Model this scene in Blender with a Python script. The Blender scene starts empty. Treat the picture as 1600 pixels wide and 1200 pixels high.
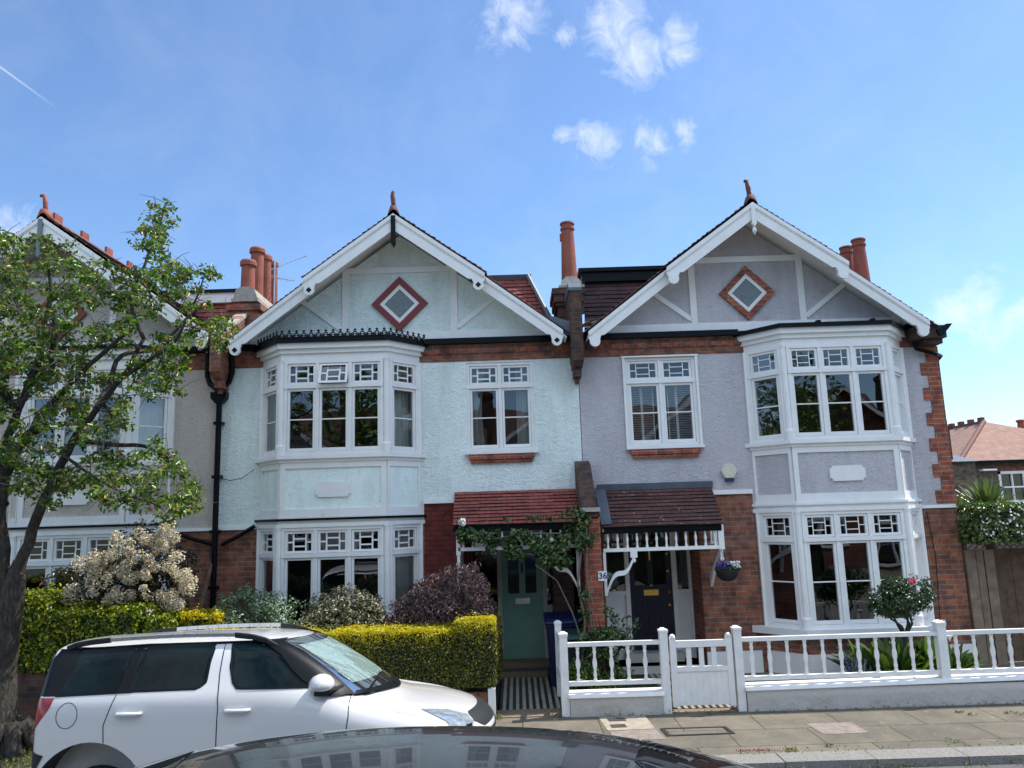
import bpy, math, random
import numpy as np
from mathutils import Vector, noise
from mathutils.bvhtree import BVHTree
random.seed(7); rng = np.random.default_rng(7)
S = bpy.context.scene
COL = S.collection
R = math.radians
# ------------------------------------------------------------------ camera
FPX = 1202.0; PITCH = R(9.6); ROLL = R(1.8); CZ = 2.5
cam = bpy.data.cameras.new("camera"); cam.sensor_width = 36.0; cam.lens = FPX/1600*36.0
cam.clip_start = .05; cam.clip_end = 3000
co = bpy.data.objects.new("camera", cam); COL.objects.link(co); S.camera = co
_cp, _sp, _cr, _sr = math.cos(PITCH), math.sin(PITCH), math.cos(ROLL), math.sin(ROLL)
VF = Vector((0, _cp, _sp)); VR = Vector((_cr, _sr*_sp, -_sr*_cp)); VU = Vector((_sr, -_cr*_sp, _cr*_cp))
from mathutils import Matrix
_m = Matrix((VR, VU, -VF)).transposed().to_4x4(); _m.translation = (0, 0, CZ); co.matrix_world = _m
def ray(x, y): return VF + VR*((x-800)/FPX) - VU*((y-600)/FPX)
def at(x, y, Y):
    d = ray(x, y); return Vector((0, 0, CZ)) + d*(Y/d.y)
# ------------------------------------------------------------------ light
SUN = Vector((.62, .20, 1.0)).normalized()
SEL = math.asin(SUN.z); SAZ = math.atan2(SUN.x, SUN.y)
sl = bpy.data.lights.new("sun", 'SUN'); sl.energy = 3.0; sl.angle = R(.53); sl.color = (1, .95, .87)
so = bpy.data.objects.new("sun", sl); COL.objects.link(so); so.rotation_euler = SUN.to_track_quat('Z', 'Y').to_euler(); so.location = (20, 10, 30)
S.view_settings.view_transform = 'Standard'; S.view_settings.look = 'None'
S.view_settings.exposure = 1.20; S.view_settings.gamma = 1
wd = bpy.data.worlds.new("World"); S.world = wd; wd.use_nodes = True
wn, wl = wd.node_tree.nodes, wd.node_tree.links; wn.clear()
wo = wn.new('ShaderNodeOutputWorld'); wb = wn.new('ShaderNodeBackground'); wb.inputs[1].default_value = .115
sk = wn.new('ShaderNodeTexSky'); sk.sky_type = 'NISHITA'; sk.sun_disc = False; sk.sun_elevation = SEL; sk.sun_rotation = SAZ
sk.air_density = 1.0; sk.dust_density = .25; sk.ozone_density = 2.2; sk.altitude = 30
tc = wn.new('ShaderNodeTexCoord')
def wmath(op, a, b=None, c=None, clamp=False):
    n = wn.new('ShaderNodeMath'); n.operation = op; n.use_clamp = clamp
    for i, v in enumerate((a, b, c)):
        if v is None: continue
        if isinstance(v, (int, float)): n.inputs[i].default_value = v
        else: wl.new(v, n.inputs[i])
    return n.outputs[0]
def wdist(vec, c):
    n = wn.new('ShaderNodeVectorMath'); n.operation = 'DISTANCE'; wl.new(vec, n.inputs[0]); n.inputs[1].default_value = c
    return n.outputs['Value']
nz = wn.new('ShaderNodeTexNoise'); nz.inputs['Scale'].default_value = 9; nz.inputs['Detail'].default_value = 9; nz.inputs['Roughness'].default_value = .62; nz.inputs['Distortion'].default_value = .5
wl.new(tc.outputs['Generated'], nz.inputs['Vector'])
nz2 = wn.new('ShaderNodeTexNoise'); nz2.inputs['Scale'].default_value = 26; nz2.inputs['Detail'].default_value = 8; nz2.inputs['Roughness'].default_value = .65; nz2.inputs['Distortion'].default_value = .9
wl.new(tc.outputs['Generated'], nz2.inputs['Vector'])
dv = wn.new('ShaderNodeVectorMath'); dv.operation = 'MULTIPLY_ADD'; dv_in = True; dv.inputs[1].default_value = (.075, .075, .05); dv.inputs[2].default_value = (-.0375, -.0375, -.025)
dv2 = wn.new('ShaderNodeVectorMath'); dv2.operation = 'ADD'; wl.new(dv.outputs[0], dv2.inputs[0]); wl.new(tc.outputs['Generated'], dv2.inputs[1])
nz3 = wn.new('ShaderNodeTexNoise'); nz3.inputs['Scale'].default_value = 14; nz3.inputs['Detail'].default_value = 9; nz3.inputs['Roughness'].default_value = .66
wl.new(tc.outputs['Generated'], nz3.inputs['Vector']); wl.new(nz3.outputs[1], dv.inputs[0])
CLOUDS = [(960, 35, .045), (990, 75, .05), (1050, 70, .032), (800, 8, .05), (770, 25, .025), (925, 222, .036), (885, 216, .02), (1012, 225, .024), (1060, 205, .02), (870, 55, .02),
          (1525, 478, .045), (1490, 490, .026), (1575, 500, .024), (15, 350, .03)]
mx = None
for (x, y, rr) in CLOUDS:
    d = ray(x, y).normalized()
    v = wmath('SUBTRACT', 1.0, wmath('DIVIDE', wdist(dv2.outputs[0], d), rr*1.6), clamp=True)
    mx = v if mx is None else wmath('MAXIMUM', mx, v)
nn = wmath('ADD', wmath('MULTIPLY', nz2.outputs[0], .75), wmath('MULTIPLY', nz.outputs[0], .25))
cl = wmath('MULTIPLY', wmath('SUBTRACT', wmath('ADD', nn, wmath('MULTIPLY', mx, .36)), .62), 2.6, clamp=True)
cl = wmath('MULTIPLY', cl, wmath('MULTIPLY', mx, 1.6, clamp=True), clamp=True)
veil = wmath('MULTIPLY', wmath('SUBTRACT', nz.outputs[0], .42), .55, clamp=True)
cl = wmath('MAXIMUM', wmath('MULTIPLY', cl, .68), wmath('MULTIPLY', veil, .35))
sxyz = wn.new('ShaderNodeSeparateXYZ'); wl.new(tc.outputs['Generated'], sxyz.inputs[0])
fill_bank = wmath('MULTIPLY', wmath('MULTIPLY', wmath('SUBTRACT', wmath('MULTIPLY', sxyz.outputs[1], -1.0), .10), 3.0, clamp=True), wmath('MULTIPLY', wmath('SUBTRACT', sxyz.outputs[2], .30), 5.0, clamp=True))  # unseen clouds behind the camera, added to brighten the house fronts
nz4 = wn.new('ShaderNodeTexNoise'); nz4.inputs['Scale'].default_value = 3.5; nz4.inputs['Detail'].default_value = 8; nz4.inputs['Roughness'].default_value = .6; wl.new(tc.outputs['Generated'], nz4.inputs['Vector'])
fill_bank = wmath('MULTIPLY', fill_bank, wmath('MULTIPLY', wmath('SUBTRACT', nz4.outputs[0], .36), 6.0, clamp=True), clamp=True)
# the contrail: a thin band along a great circle, faded along its length
a, b = ray(5, 108).normalized(), ray(90, 170).normalized()
nrm = a.cross(b).normalized()
dp = wn.new('ShaderNodeVectorMath'); dp.operation = 'DOT_PRODUCT'; wl.new(tc.outputs['Generated'], dp.inputs[0]); dp.inputs[1].default_value = nrm
tr = wmath('SUBTRACT', 1.0, wmath('DIVIDE', wmath('ABSOLUTE', dp.outputs['Value']), .0016), clamp=True)
tr = wmath('MULTIPLY', tr, wmath('SUBTRACT', 1.0, wmath('DIVIDE', wdist(tc.outputs['Generated'], a), (a-b).length), clamp=True))
cl = wmath('MAXIMUM', cl, wmath('MULTIPLY', tr, .45))
mixw = wn.new('ShaderNodeMix'); mixw.data_type = 'RGBA'
wl.new(cl, mixw.inputs['Factor']); mixw.inputs[7].default_value = (4.7, 4.8, 5.0, 1)
skm = wn.new('ShaderNodeMix'); skm.data_type = 'RGBA'; skm.blend_type = 'MULTIPLY'; skm.inputs['Factor'].default_value = 1
wl.new(sk.outputs[0], skm.inputs[6]); skm.inputs[7].default_value = (.64, .73, .82, 1)
mixb = wn.new('ShaderNodeMix'); mixb.data_type = 'RGBA'; wl.new(fill_bank, mixb.inputs['Factor']); mixb.inputs[7].default_value = (6.6, 7.7, 9.0, 1)
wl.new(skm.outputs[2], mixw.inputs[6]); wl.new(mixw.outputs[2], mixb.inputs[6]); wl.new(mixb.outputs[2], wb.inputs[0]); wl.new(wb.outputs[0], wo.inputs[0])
S.cycles.max_bounces = 8; S.cycles.transparent_max_bounces = 12

# ------------------------------------------------------------------ materials
def mat(name):
    m = bpy.data.materials.new(name); m.use_nodes = True
    return m, m.node_tree.nodes, m.node_tree.links, m.node_tree.nodes['Principled BSDF']
def nd(N, t, **k):
    n = N.new(t)
    for a, v in k.items(): setattr(n, a, v)
    return n
def tex(N, L, t, vec, **inp):
    n = N.new(t)
    for a, v in inp.items(): n.inputs[a.replace('_', ' ')].default_value = v
    if vec is not None: L.new(vec, n.inputs['Vector'])
    return n
def ramp(N, L, f, stops):
    n = N.new('ShaderNodeValToRGB'); L.new(f, n.inputs[0]); e = n.color_ramp.elements
    while len(e) < len(stops): e.new(.5)
    for i, (p, c) in enumerate(stops): e[i].position = p; e[i].color = (*c, 1)
    return n.outputs[0]
def mixc(N, L, f, a, b, mode='MIX'):
    n = N.new('ShaderNodeMix'); n.data_type = 'RGBA'; n.blend_type = mode
    for s, v in ((n.inputs[0], f), (n.inputs[6], a), (n.inputs[7], b)):
        if isinstance(v, (int, float)): s.default_value = v
        elif isinstance(v, tuple): s.default_value = (*v, 1)
        else: L.new(v, s)
    return n.outputs[2]
def bump(N, L, B, h, dist, st=1.0):
    n = N.new('ShaderNodeBump'); n.inputs['Distance'].default_value = dist; n.inputs['Strength'].default_value = st
    L.new(h, n.inputs['Height']); L.new(n.outputs[0], B.inputs['Normal'])
def pos(N, L, scale=(1, 1, 1)):
    g = N.new('ShaderNodeNewGeometry'); m = N.new('ShaderNodeMapping'); m.inputs['Scale'].default_value = scale
    L.new(g.outputs['Position'], m.inputs[0]); return m.outputs[0]
def plain(name, c, rough=.5, metal=0, var=.12, scale=6, spec=.5, dirt=None, bmp=0):
    m, N, L, B = mat(name); p = pos(N, L)
    n = tex(N, L, 'ShaderNodeTexNoise', p, Scale=scale, Detail=6.0, Roughness=.65)
    c2 = tuple(x*(1-var) for x in c); c1 = tuple(min(1, x*(1+var*.5)) for x in c)
    o = ramp(N, L, n.outputs[0], [(.3, c2), (.7, c1)])
    if dirt:
        d = tex(N, L, 'ShaderNodeTexNoise', pos(N, L, (3, 3, 1.2)), Scale=3.1, Detail=9.0, Roughness=.75)
        o = mixc(N, L, ramp(N, L, d.outputs[0], [(dirt[0], (0, 0, 0)), (dirt[0]+.12, (1, 1, 1))]), o, dirt[1])
    L.new(o, B.inputs['Base Color']); B.inputs['Roughness'].default_value = rough; B.inputs['Metallic'].default_value = metal
    B.inputs['Specular IOR Level'].default_value = spec
    if bmp:
        n2 = tex(N, L, 'ShaderNodeTexNoise', p, Scale=60.0, Detail=4.0); bump(N, L, B, n2.outputs[0], bmp)
    return m
def roughcast(name, c, depth=.03):
    m, N, L, B = mat(name); p = pos(N, L, (1, 1, 1.5))
    n = tex(N, L, 'ShaderNodeTexNoise', p, Scale=15.0, Detail=5.0, Roughness=.6, Distortion=1.2)
    v = tex(N, L, 'ShaderNodeTexNoise', pos(N, L), Scale=52.0, Detail=3.0)
    big = tex(N, L, 'ShaderNodeTexNoise', pos(N, L, (1.6, 1, .5)), Scale=.9, Detail=8.0, Roughness=.7)
    h = nd(N, 'ShaderNodeMath', operation='ADD'); L.new(n.outputs[0], h.inputs[0])
    hm = nd(N, 'ShaderNodeMath', operation='MULTIPLY'); L.new(v.outputs[0], hm.inputs[0]); hm.inputs[1].default_value = .35; L.new(hm.outputs[0], h.inputs[1])
    o = ramp(N, L, big.outputs[0], [(.3, tuple(x*.88 for x in c)), (.62, c)])
    sp = ramp(N, L, n.outputs[0], [(.3, (.86, .86, .86)), (.5, (1, 1, 1))])
    sk_ = tex(N, L, 'ShaderNodeTexNoise', pos(N, L, (2.6, 2.6, .6)), Scale=1.3, Detail=8.0, Roughness=.7)
    o = mixc(N, L, 1.0, o, ramp(N, L, sk_.outputs[0], [(.34, (.87, .86, .83)), (.54, (1, 1, 1))]), 'MULTIPLY')
    o = mixc(N, L, 1.0, o, sp, 'MULTIPLY')
    L.new(o, B.inputs['Base Color']); B.inputs['Roughness'].default_value = .85
    bump(N, L, B, h.outputs[0], depth, 1.0)
    return m
def brick(name, c1, c2, mortar, w=.225, hh=.076, ms=.009, flat=False, soot=.0, white=0.0):
    m, N, L, B = mat(name)
    g = N.new('ShaderNodeNewGeometry'); sp = N.new('ShaderNodeSeparateXYZ'); L.new(g.outputs['Position'], sp.inputs[0])
    sn = N.new('ShaderNodeSeparateXYZ'); L.new(g.outputs['True Normal'], sn.inputs[0])
    ab = nd(N, 'ShaderNodeMath', operation='ABSOLUTE'); L.new(sn.outputs[0], ab.inputs[0])
    gt = nd(N, 'ShaderNodeMath', operation='GREATER_THAN'); L.new(ab.outputs[0], gt.inputs[0]); gt.inputs[1].default_value = .6
    mx_ = N.new('ShaderNodeMix'); L.new(gt.outputs[0], mx_.inputs[0]); L.new(sp.outputs[0], mx_.inputs[2]); L.new(sp.outputs[1], mx_.inputs[3])
    cb = N.new('ShaderNodeCombineXYZ'); L.new(mx_.outputs[0], cb.inputs[0]); L.new(sp.outputs[1 if flat else 2], cb.inputs[1])
    b = tex(N, L, 'ShaderNodeTexBrick', cb.outputs[0], Scale=1.0, Mortar_Size=ms, Mortar_Smooth=.2, Brick_Width=w, Row_Height=hh, Bias=-.1)
    b.inputs['Color1'].default_value = (*c1, 1); b.inputs['Color2'].default_value = (*c2, 1); b.inputs['Mortar'].default_value = (*mortar, 1)
    n = tex(N, L, 'ShaderNodeTexNoise', g.outputs['Position'], Scale=2.2, Detail=8.0, Roughness=.7)
    o = mixc(N, L, 1.0, b.outputs[0], ramp(N, L, n.outputs[0], [(.3, (.62-soot, .6-soot, .58-soot)), (.65, (1.12, 1.1, 1.08))]), 'MULTIPLY')
    n5 = tex(N, L, 'ShaderNodeTexNoise', g.outputs['Position'], Scale=6.5, Detail=2.0)
    o = mixc(N, L, 1.0, o, ramp(N, L, n5.outputs[0], [(.36, (.62, .60, .66)), (.5, (1, 1, 1)), (.66, (1.22, 1.16, 1.05))]), 'MULTIPLY')
    if white:
        n3 = tex(N, L, 'ShaderNodeTexNoise', g.outputs['Position'], Scale=1.3, Detail=9.0, Roughness=.75)
        o = mixc(N, L, ramp(N, L, n3.outputs[0], [(.56, (0, 0, 0)), (.75, (white, white, white))]), o, (.42, .36, .33))
    n2 = tex(N, L, 'ShaderNodeTexNoise', g.outputs['Position'], Scale=70.0, Detail=3.0)
    o = mixc(N, L, .35, o, n2.outputs[1], 'SOFT_LIGHT')
    L.new(o, B.inputs['Base Color']); B.inputs['Roughness'].default_value = .9
    iv = nd(N, 'ShaderNodeMath', operation='SUBTRACT'); iv.inputs[0].default_value = 1; L.new(b.outputs['Fac'], iv.inputs[1])
    ad = nd(N, 'ShaderNodeMath', operation='MULTIPLY_ADD'); L.new(n2.outputs[0], ad.inputs[0]); ad.inputs[1].default_value = .35; L.new(iv.outputs[0], ad.inputs[2])
    bump(N, L, B, ad.outputs[0], .008)
    return m
def tiles(name, c1, c2, spots=0.0):     # uses the UV map laid on by tile_slope (metres)
    m, N, L, B = mat(name); uv = N.new('ShaderNodeUVMap'); uv.uv_map = 'UVMap'
    b = tex(N, L, 'ShaderNodeTexBrick', uv.outputs[0], Scale=1.0, Mortar_Size=.004, Brick_Width=.165, Row_Height=.1)
    b.inputs['Color1'].default_value = (*c1, 1); b.inputs['Color2'].default_value = (*c2, 1); b.inputs['Mortar'].default_value = (.012, .01, .01, 1)
    g = N.new('ShaderNodeNewGeometry')
    n = tex(N, L, 'ShaderNodeTexNoise', g.outputs['Position'], Scale=3.0, Detail=8.0, Roughness=.7)
    o = mixc(N, L, 1.0, b.outputs[0], ramp(N, L, n.outputs[0], [(.32, (.5, .5, .52)), (.65, (1.15, 1.1, 1.08))]), 'MULTIPLY')
    if spots:
        v = tex(N, L, 'ShaderNodeTexNoise', g.outputs['Position'], Scale=16.0, Detail=4.0, Roughness=.6)
        o = mixc(N, L, ramp(N, L, v.outputs[0], [(spots, (0, 0, 0)), (spots+.02, (1, 1, 1))]), o, (.42, .42, .4))
    L.new(o, B.inputs['Base Color']); B.inputs['Roughness'].default_value = .8
    n2 = tex(N, L, 'ShaderNodeTexNoise', g.outputs['Position'], Scale=50.0, Detail=4.0); bump(N, L, B, n2.outputs[0], .006)
    return m
def glass(name, tint, base=.09, gain=1.0):
    m, N, L, B = mat(name); out = N['Material Output']
    fr = N.new('ShaderNodeFresnel'); fr.inputs[0].default_value = 1.52
    ad = nd(N, 'ShaderNodeMath', operation='MULTIPLY_ADD', use_clamp=True); L.new(fr.outputs[0], ad.inputs[0]); ad.inputs[1].default_value = gain; ad.inputs[2].default_value = base
    t = N.new('ShaderNodeBsdfTransparent'); t.inputs[0].default_value = (*tint, 1)
    gl = N.new('ShaderNodeBsdfGlossy'); gl.inputs['Roughness'].default_value = .006; gl.inputs[0].default_value = (.95, .97, 1, 1)
    n = tex(N, L, 'ShaderNodeTexNoise', pos(N, L), Scale=1.6, Detail=1.0)
    bp = N.new('ShaderNodeBump'); bp.inputs['Distance'].default_value = .003; bp.inputs['Strength'].default_value = 1; L.new(n.outputs[0], bp.inputs['Height']); L.new(bp.outputs[0], gl.inputs['Normal'])
    mx_ = N.new('ShaderNodeMixShader'); L.new(ad.outputs[0], mx_.inputs[0]); L.new(t.outputs[0], mx_.inputs[1]); L.new(gl.outputs[0], mx_.inputs[2]); L.new(mx_.outputs[0], out.inputs[0])
    return m
def leafmat(name, stops, rough=.45, trans=.35, spec=.5):
    m, N, L, B = mat(name); g = N.new('ShaderNodeNewGeometry')
    o = ramp(N, L, g.outputs['Random Per Island'], stops)
    L.new(o, B.inputs['Base Color']); B.inputs['Roughness'].default_value = rough; B.inputs['Specular IOR Level'].default_value = spec
    if trans:
        t = N.new('ShaderNodeBsdfTranslucent'); L.new(o, t.inputs[0])
        x = N.new('ShaderNodeMixShader'); x.inputs[0].default_value = trans
        L.new(B.outputs[0], x.inputs[1]); L.new(t.outputs[0], x.inputs[2]); L.new(x.outputs[0], N['Material Output'].inputs[0])
    return m
def carpaint(name, c, metal=0, rough=.28, coat=1.0):
    m, N, L, B = mat(name); B.inputs['Base Color'].default_value = (*c, 1); B.inputs['Metallic'].default_value = metal
    n = tex(N, L, 'ShaderNodeTexNoise', pos(N, L), Scale=5.0, Detail=8.0, Roughness=.7)
    r_ = nd(N, 'ShaderNodeMapRange'); L.new(n.outputs[0], r_.inputs[0]); r_.inputs[3].default_value = rough; r_.inputs[4].default_value = rough+.12
    L.new(r_.outputs[0], B.inputs['Roughness']); B.inputs['Coat Weight'].default_value = coat; B.inputs['Coat Roughness'].default_value = .03
    return m
M = {}
M['white'] = plain('white_paint', (.80, .79, .77), .45, var=.07, scale=5, dirt=(.68, (.62, .60, .56)))
M['fencepaint'] = plain('fence_white_paint', (.78, .77, .75), .5, var=.10, scale=7, dirt=(.62, (.52, .50, .45)))
M['oldwhite'] = plain('worn_white_paint', (.78, .77, .75), .5, var=.08, scale=4, dirt=(.64, (.42, .40, .37)))
M['mint'] = roughcast('mint_roughcast', (.82, .915, .89))
M['lilac'] = roughcast('lilac_roughcast', (.57, .545, .575))
M['pinkgrey'] = roughcast('pinkish_roughcast', (.56, .495, .44), .02)
M['brick'] = brick('red_brick', (.32, .105, .055), (.15, .06, .045), (.23, .18, .14), white=.45)
M['bandbrick'] = brick('eaves_brick', (.33, .085, .045), (.13, .07, .055), (.20, .15, .12), w=.15)
M['darkbrick'] = brick('sooty_brick', (.11, .05, .035), (.05, .035, .03), (.09, .075, .065))
M['paintbrick'] = brick('painted_red_brick', (.17, .028, .022), (.13, .025, .02), (.09, .018, .014), ms=.006)
M['quoin'] = brick('quoin_brick', (.36, .09, .05), (.25, .065, .04), (.30, .22, .17), w=.30)
M['tanbrick'] = brick('stock_brick', (.18, .14, .10), (.10, .08, .06), (.14, .12, .10))
M['tileM'] = tiles('red_tiles', (.36, .09, .065), (.27, .062, .05))
M['tileR'] = tiles('brown_tiles', (.145, .058, .047), (.09, .04, .036), .67)
M['tiledark'] = tiles('dark_tiles', (.075, .03, .032), (.045, .022, .026))
M['tilered'] = tiles('dormer_tiles', (.34, .08, .06), (.22, .055, .045))
M['tileold'] = tiles('weathered_tiles', (.20, .10, .07), (.12, .07, .055), .68)
M['tilebg'] = tiles('far_tiles', (.40, .20, .15), (.28, .14, .11))
M['black'] = plain('black_gloss_iron', (.004, .005, .007), .35, var=.3, spec=.15)
M['lead'] = plain('lead_sheet', (.10, .12, .15), .5, var=.3, scale=5)
M['stone'] = plain('cement', (.38, .35, .30), .9, var=.35, scale=9, bmp=.01)
M['terra'] = plain('terracotta', (.27, .075, .045), .75, var=.3, scale=5, bmp=.004)
M['terrad'] = plain('dark_terracotta', (.16, .06, .045), .8, var=.4, scale=7, bmp=.004)
M['dullred'] = plain('dull_red_paint', (.20, .018, .018), .5)
M['green'] = plain('green_door_paint', (.18, .35, .27), .4)
M['navy'] = plain('navy_door_paint', (.008, .011, .03), .3, spec=.3)
M['cream'] = plain('cream_paint', (.50, .48, .43), .5)
M['grey'] = plain('grey_paint', (.15, .18, .20), .5)
M['brass'] = plain('brass', (.65, .42, .10), .3, metal=1)
M['silver'] = plain('brushed_metal', (.55, .56, .58), .35, metal=1)
M['curtain'] = plain('pale_curtain', (.80, .79, .72), .9)
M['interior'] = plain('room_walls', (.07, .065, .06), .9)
M['wood'] = plain('old_timber', (.14, .085, .055), .85, var=.5, scale=7, bmp=.01)
M['card'] = plain('cardboard', (.42, .24, .10), .8)
M['glass'] = glass('window_glass', (.62, .65, .65), .035, 1.7)
M['obsc'] = plain('frosted_glass', (.16, .19, .19), .25, scale=40, var=.3)
M['carglass'] = glass('tinted_car_glass', (.10, .14, .14), .05, 1.2)
M['screen'] = glass('windscreen_glass', (.88, .95, .92), .02, .6)
M['darkplastic'] = plain('dark_plastic', (.016, .018, .020), .55, spec=.3)
M['binblue'] = plain('blue_bin_plastic', (.005, .010, .065), .4)
M['bingreen'] = plain('dark_green_bin_plastic', (.012, .04, .035), .4)
M['rubber'] = plain('tyre_rubber', (.015, .015, .015), .8)
def barkmat():
    m, N, L, B = mat('grey_bark')
    n = tex(N, L, 'ShaderNodeTexNoise', pos(N, L, (1, 1, .28)), Scale=38.0, Detail=8.0, Roughness=.7, Distortion=.6)
    n2 = tex(N, L, 'ShaderNodeTexNoise', pos(N, L), Scale=5.0, Detail=6.0, Roughness=.7)
    o = ramp(N, L, n.outputs[0], [(.36, (.016, .013, .011)), (.55, (.06, .05, .042)), (.75, (.15, .13, .11))])
    o = mixc(N, L, 1.0, o, ramp(N, L, n2.outputs[0], [(.35, (.6, .6, .58)), (.65, (1.15, 1.15, 1.1))]), 'MULTIPLY')
    L.new(o, B.inputs['Base Color']); B.inputs['Roughness'].default_value = .95; bump(N, L, B, n.outputs[0], .035)
    return m
M['bark'] = barkmat()
M['twig'] = plain('twig_bark', (.16, .13, .11), .9, var=.4)
M['soil'] = plain('soil', (.035, .026, .018), 1, var=.5, scale=30, bmp=.03)
M['asphalt'] = plain('asphalt', (.10, .10, .10), .9, var=.3, scale=40, bmp=.006)
M['grassy'] = plain('distant_ground', (.08, .085, .05), 1, var=.4, scale=2)
M['concrete'] = plain('pebbly_concrete', (.22, .17, .12), .95, var=.5, scale=60, bmp=.01)
M['kerb'] = plain('granite_kerb', (.22, .21, .19), .9, var=.4, scale=35, bmp=.006, dirt=(.6, (.12, .11, .09)))
M['slabpink'] = plain('pink_slab', (.235, .195, .165), .9, var=.4, scale=9, bmp=.004)
M['slabpale'] = plain('pale_slab', (.34, .29, .22), .9, var=.35, scale=9, bmp=.004)
M['iron'] = plain('cast_iron', (.05, .045, .042), .6, var=.4, scale=50)
def render_wall():
    m, N, L, B = mat('scuffed_white_render')
    n = tex(N, L, 'ShaderNodeTexNoise', pos(N, L), Scale=4.0, Detail=10.0, Roughness=.75)
    o = ramp(N, L, n.outputs[0], [(.3, (.40, .38, .36)), (.42, (.62, .60, .59)), (.6, (.74, .73, .73))])
    g = N.new('ShaderNodeNewGeometry'); sp = N.new('ShaderNodeSeparateXYZ'); L.new(g.outputs['Position'], sp.inputs[0])
    dz = nd(N, 'ShaderNodeMath', operation='MULTIPLY_ADD'); L.new(n.outputs[0], dz.inputs[0]); dz.inputs[1].default_value = -.30; L.new(sp.outputs[2], dz.inputs[2])
    o = mixc(N, L, ramp(N, L, dz.outputs[0], [(0, (.55, .55, .55)), (.10, (0, 0, 0))]), o, (.28, .24, .20))
    L.new(o, B.inputs['Base Color']); B.inputs['Roughness'].default_value = .8
    n2 = tex(N, L, 'ShaderNodeTexNoise', pos(N, L), Scale=20.0, Detail=6.0); bump(N, L, B, n2.outputs[0], .012)
    return m
M['render'] = render_wall()
def paving():
    m, N, L, B = mat('paving_slabs'); g = N.new('ShaderNodeNewGeometry')
    b = tex(N, L, 'ShaderNodeTexBrick', g.outputs['Position'], Scale=1.0, Mortar_Size=.008, Brick_Width=.92, Row_Height=.62, Mortar_Smooth=.1)
    b.inputs['Color1'].default_value = (.155, .14, .115, 1); b.inputs['Color2'].default_value = (.108, .102, .086, 1); b.inputs['Mortar'].default_value = (.05, .045, .03, 1)
    n = tex(N, L, 'ShaderNodeTexNoise', g.outputs['Position'], Scale=1.7, Detail=10.0, Roughness=.75)
    o = mixc(N, L, 1.0, b.outputs[0], ramp(N, L, n.outputs[0], [(.3, (.62, .60, .57)), (.65, (1.28, 1.2, 1.08))]), 'MULTIPLY')
    n3 = tex(N, L, 'ShaderNodeTexNoise', g.outputs['Position'], Scale=5.0, Detail=8.0, Roughness=.8)
    o = mixc(N, L, ramp(N, L, n3.outputs[0], [(.58, (0, 0, 0)), (.70, (.7, .7, .7))]), o, (.36, .33, .27))
    n2 = tex(N, L, 'ShaderNodeTexNoise', g.outputs['Position'], Scale=120.0, Detail=3.0)
    o = mixc(N, L, 1.0, o, ramp(N, L, n2.outputs[0], [(.35, (.72, .72, .72)), (.65, (1.25, 1.25, 1.22))]), 'MULTIPLY')
    L.new(o, B.inputs['Base Color']); B.inputs['Roughness'].default_value = .9
    iv = nd(N, 'ShaderNodeMath', operation='SUBTRACT'); L.new(n2.outputs[0], iv.inputs[0]); L.new(b.outputs['Fac'], iv.inputs[1]); bump(N, L, B, iv.outputs[0], .006)
    return m
M['paving'] = paving()
def stripes(name, x0, per):
    m, N, L, B = mat(name); g = N.new('ShaderNodeNewGeometry'); sp = N.new('ShaderNodeSeparateXYZ'); L.new(g.outputs['Position'], sp.inputs[0])
    a = nd(N, 'ShaderNodeMath', operation='SUBTRACT'); L.new(sp.outputs[0], a.inputs[0]); a.inputs[1].default_value = x0
    d = nd(N, 'ShaderNodeMath', operation='DIVIDE'); L.new(a.outputs[0], d.inputs[0]); d.inputs[1].default_value = per
    f = nd(N, 'ShaderNodeMath', operation='FRACT'); L.new(d.outputs[0], f.inputs[0])
    n = tex(N, L, 'ShaderNodeTexNoise', g.outputs['Position'], Scale=12.0, Detail=6.0)
    c = ramp(N, L, f.outputs[0], [(.46, (.03, .032, .035)), (.5, (.42, .38, .32))]); c.node.color_ramp.interpolation = 'CONSTANT'
    o = mixc(N, L, 1.0, c, ramp(N, L, n.outputs[0], [(.3, (.7, .7, .7)), (.7, (1.1, 1.1, 1.1))]), 'MULTIPLY')
    L.new(o, B.inputs['Base Color']); B.inputs['Roughness'].default_value = .35
    return m
M['gravel'] = plain('gravel', (.24, .20, .16), 1, var=.6, scale=45, bmp=.05)
M['leaf_gold'] = leafmat('golden_privet_leaf', [(0, (.34, .31, .006)), (.5, (.62, .53, .01)), (1, (.82, .70, .03))], .4, .4)
M['leaf_goldg'] = leafmat('green_gold_leaf', [(0, (.02, .055, .005)), (.5, (.07, .13, .01)), (.75, (.28, .32, .015)), (1, (.66, .62, .02))], .35, .3)
M['leaf_tree'] = leafmat('tree_leaf', [(0, (.03, .075, .010)), (.55, (.085, .175, .016)), (.88, (.20, .31, .03)), (.95, (.40, .38, .05)), (1, (.34, .17, .06))], .32, .42)
M['leaf_dark'] = leafmat('dark_leaf', [(0, (.015, .04, .015)), (1, (.05, .10, .03))], .3, .2)
M['leaf_pitt'] = leafmat('grey_green_leaf', [(0, (.09, .15, .08)), (1, (.34, .44, .28))], .4, .2)
M['leaf_olive'] = leafmat('variegated_leaf', [(0, (.06, .07, .035)), (.6, (.17, .17, .09)), (1, (.40, .37, .25))], .35, .2)
M['leaf_purple'] = leafmat('purple_leaf', [(0, (.045, .03, .038)), (.6, (.13, .085, .095)), (.92, (.25, .20, .19)), (1, (.38, .07, .06))], .4, .15)
M['leaf_phot'] = leafmat('red_tipped_leaf', [(0, (.02, .04, .02)), (.6, (.05, .07, .03)), (1, (.20, .09, .07))], .3, .2)
M['blossom'] = leafmat('cream_blossom', [(0, (.34, .28, .16)), (.4, (.66, .58, .41)), (1, (.84, .76, .60))], .8, .3)
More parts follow.
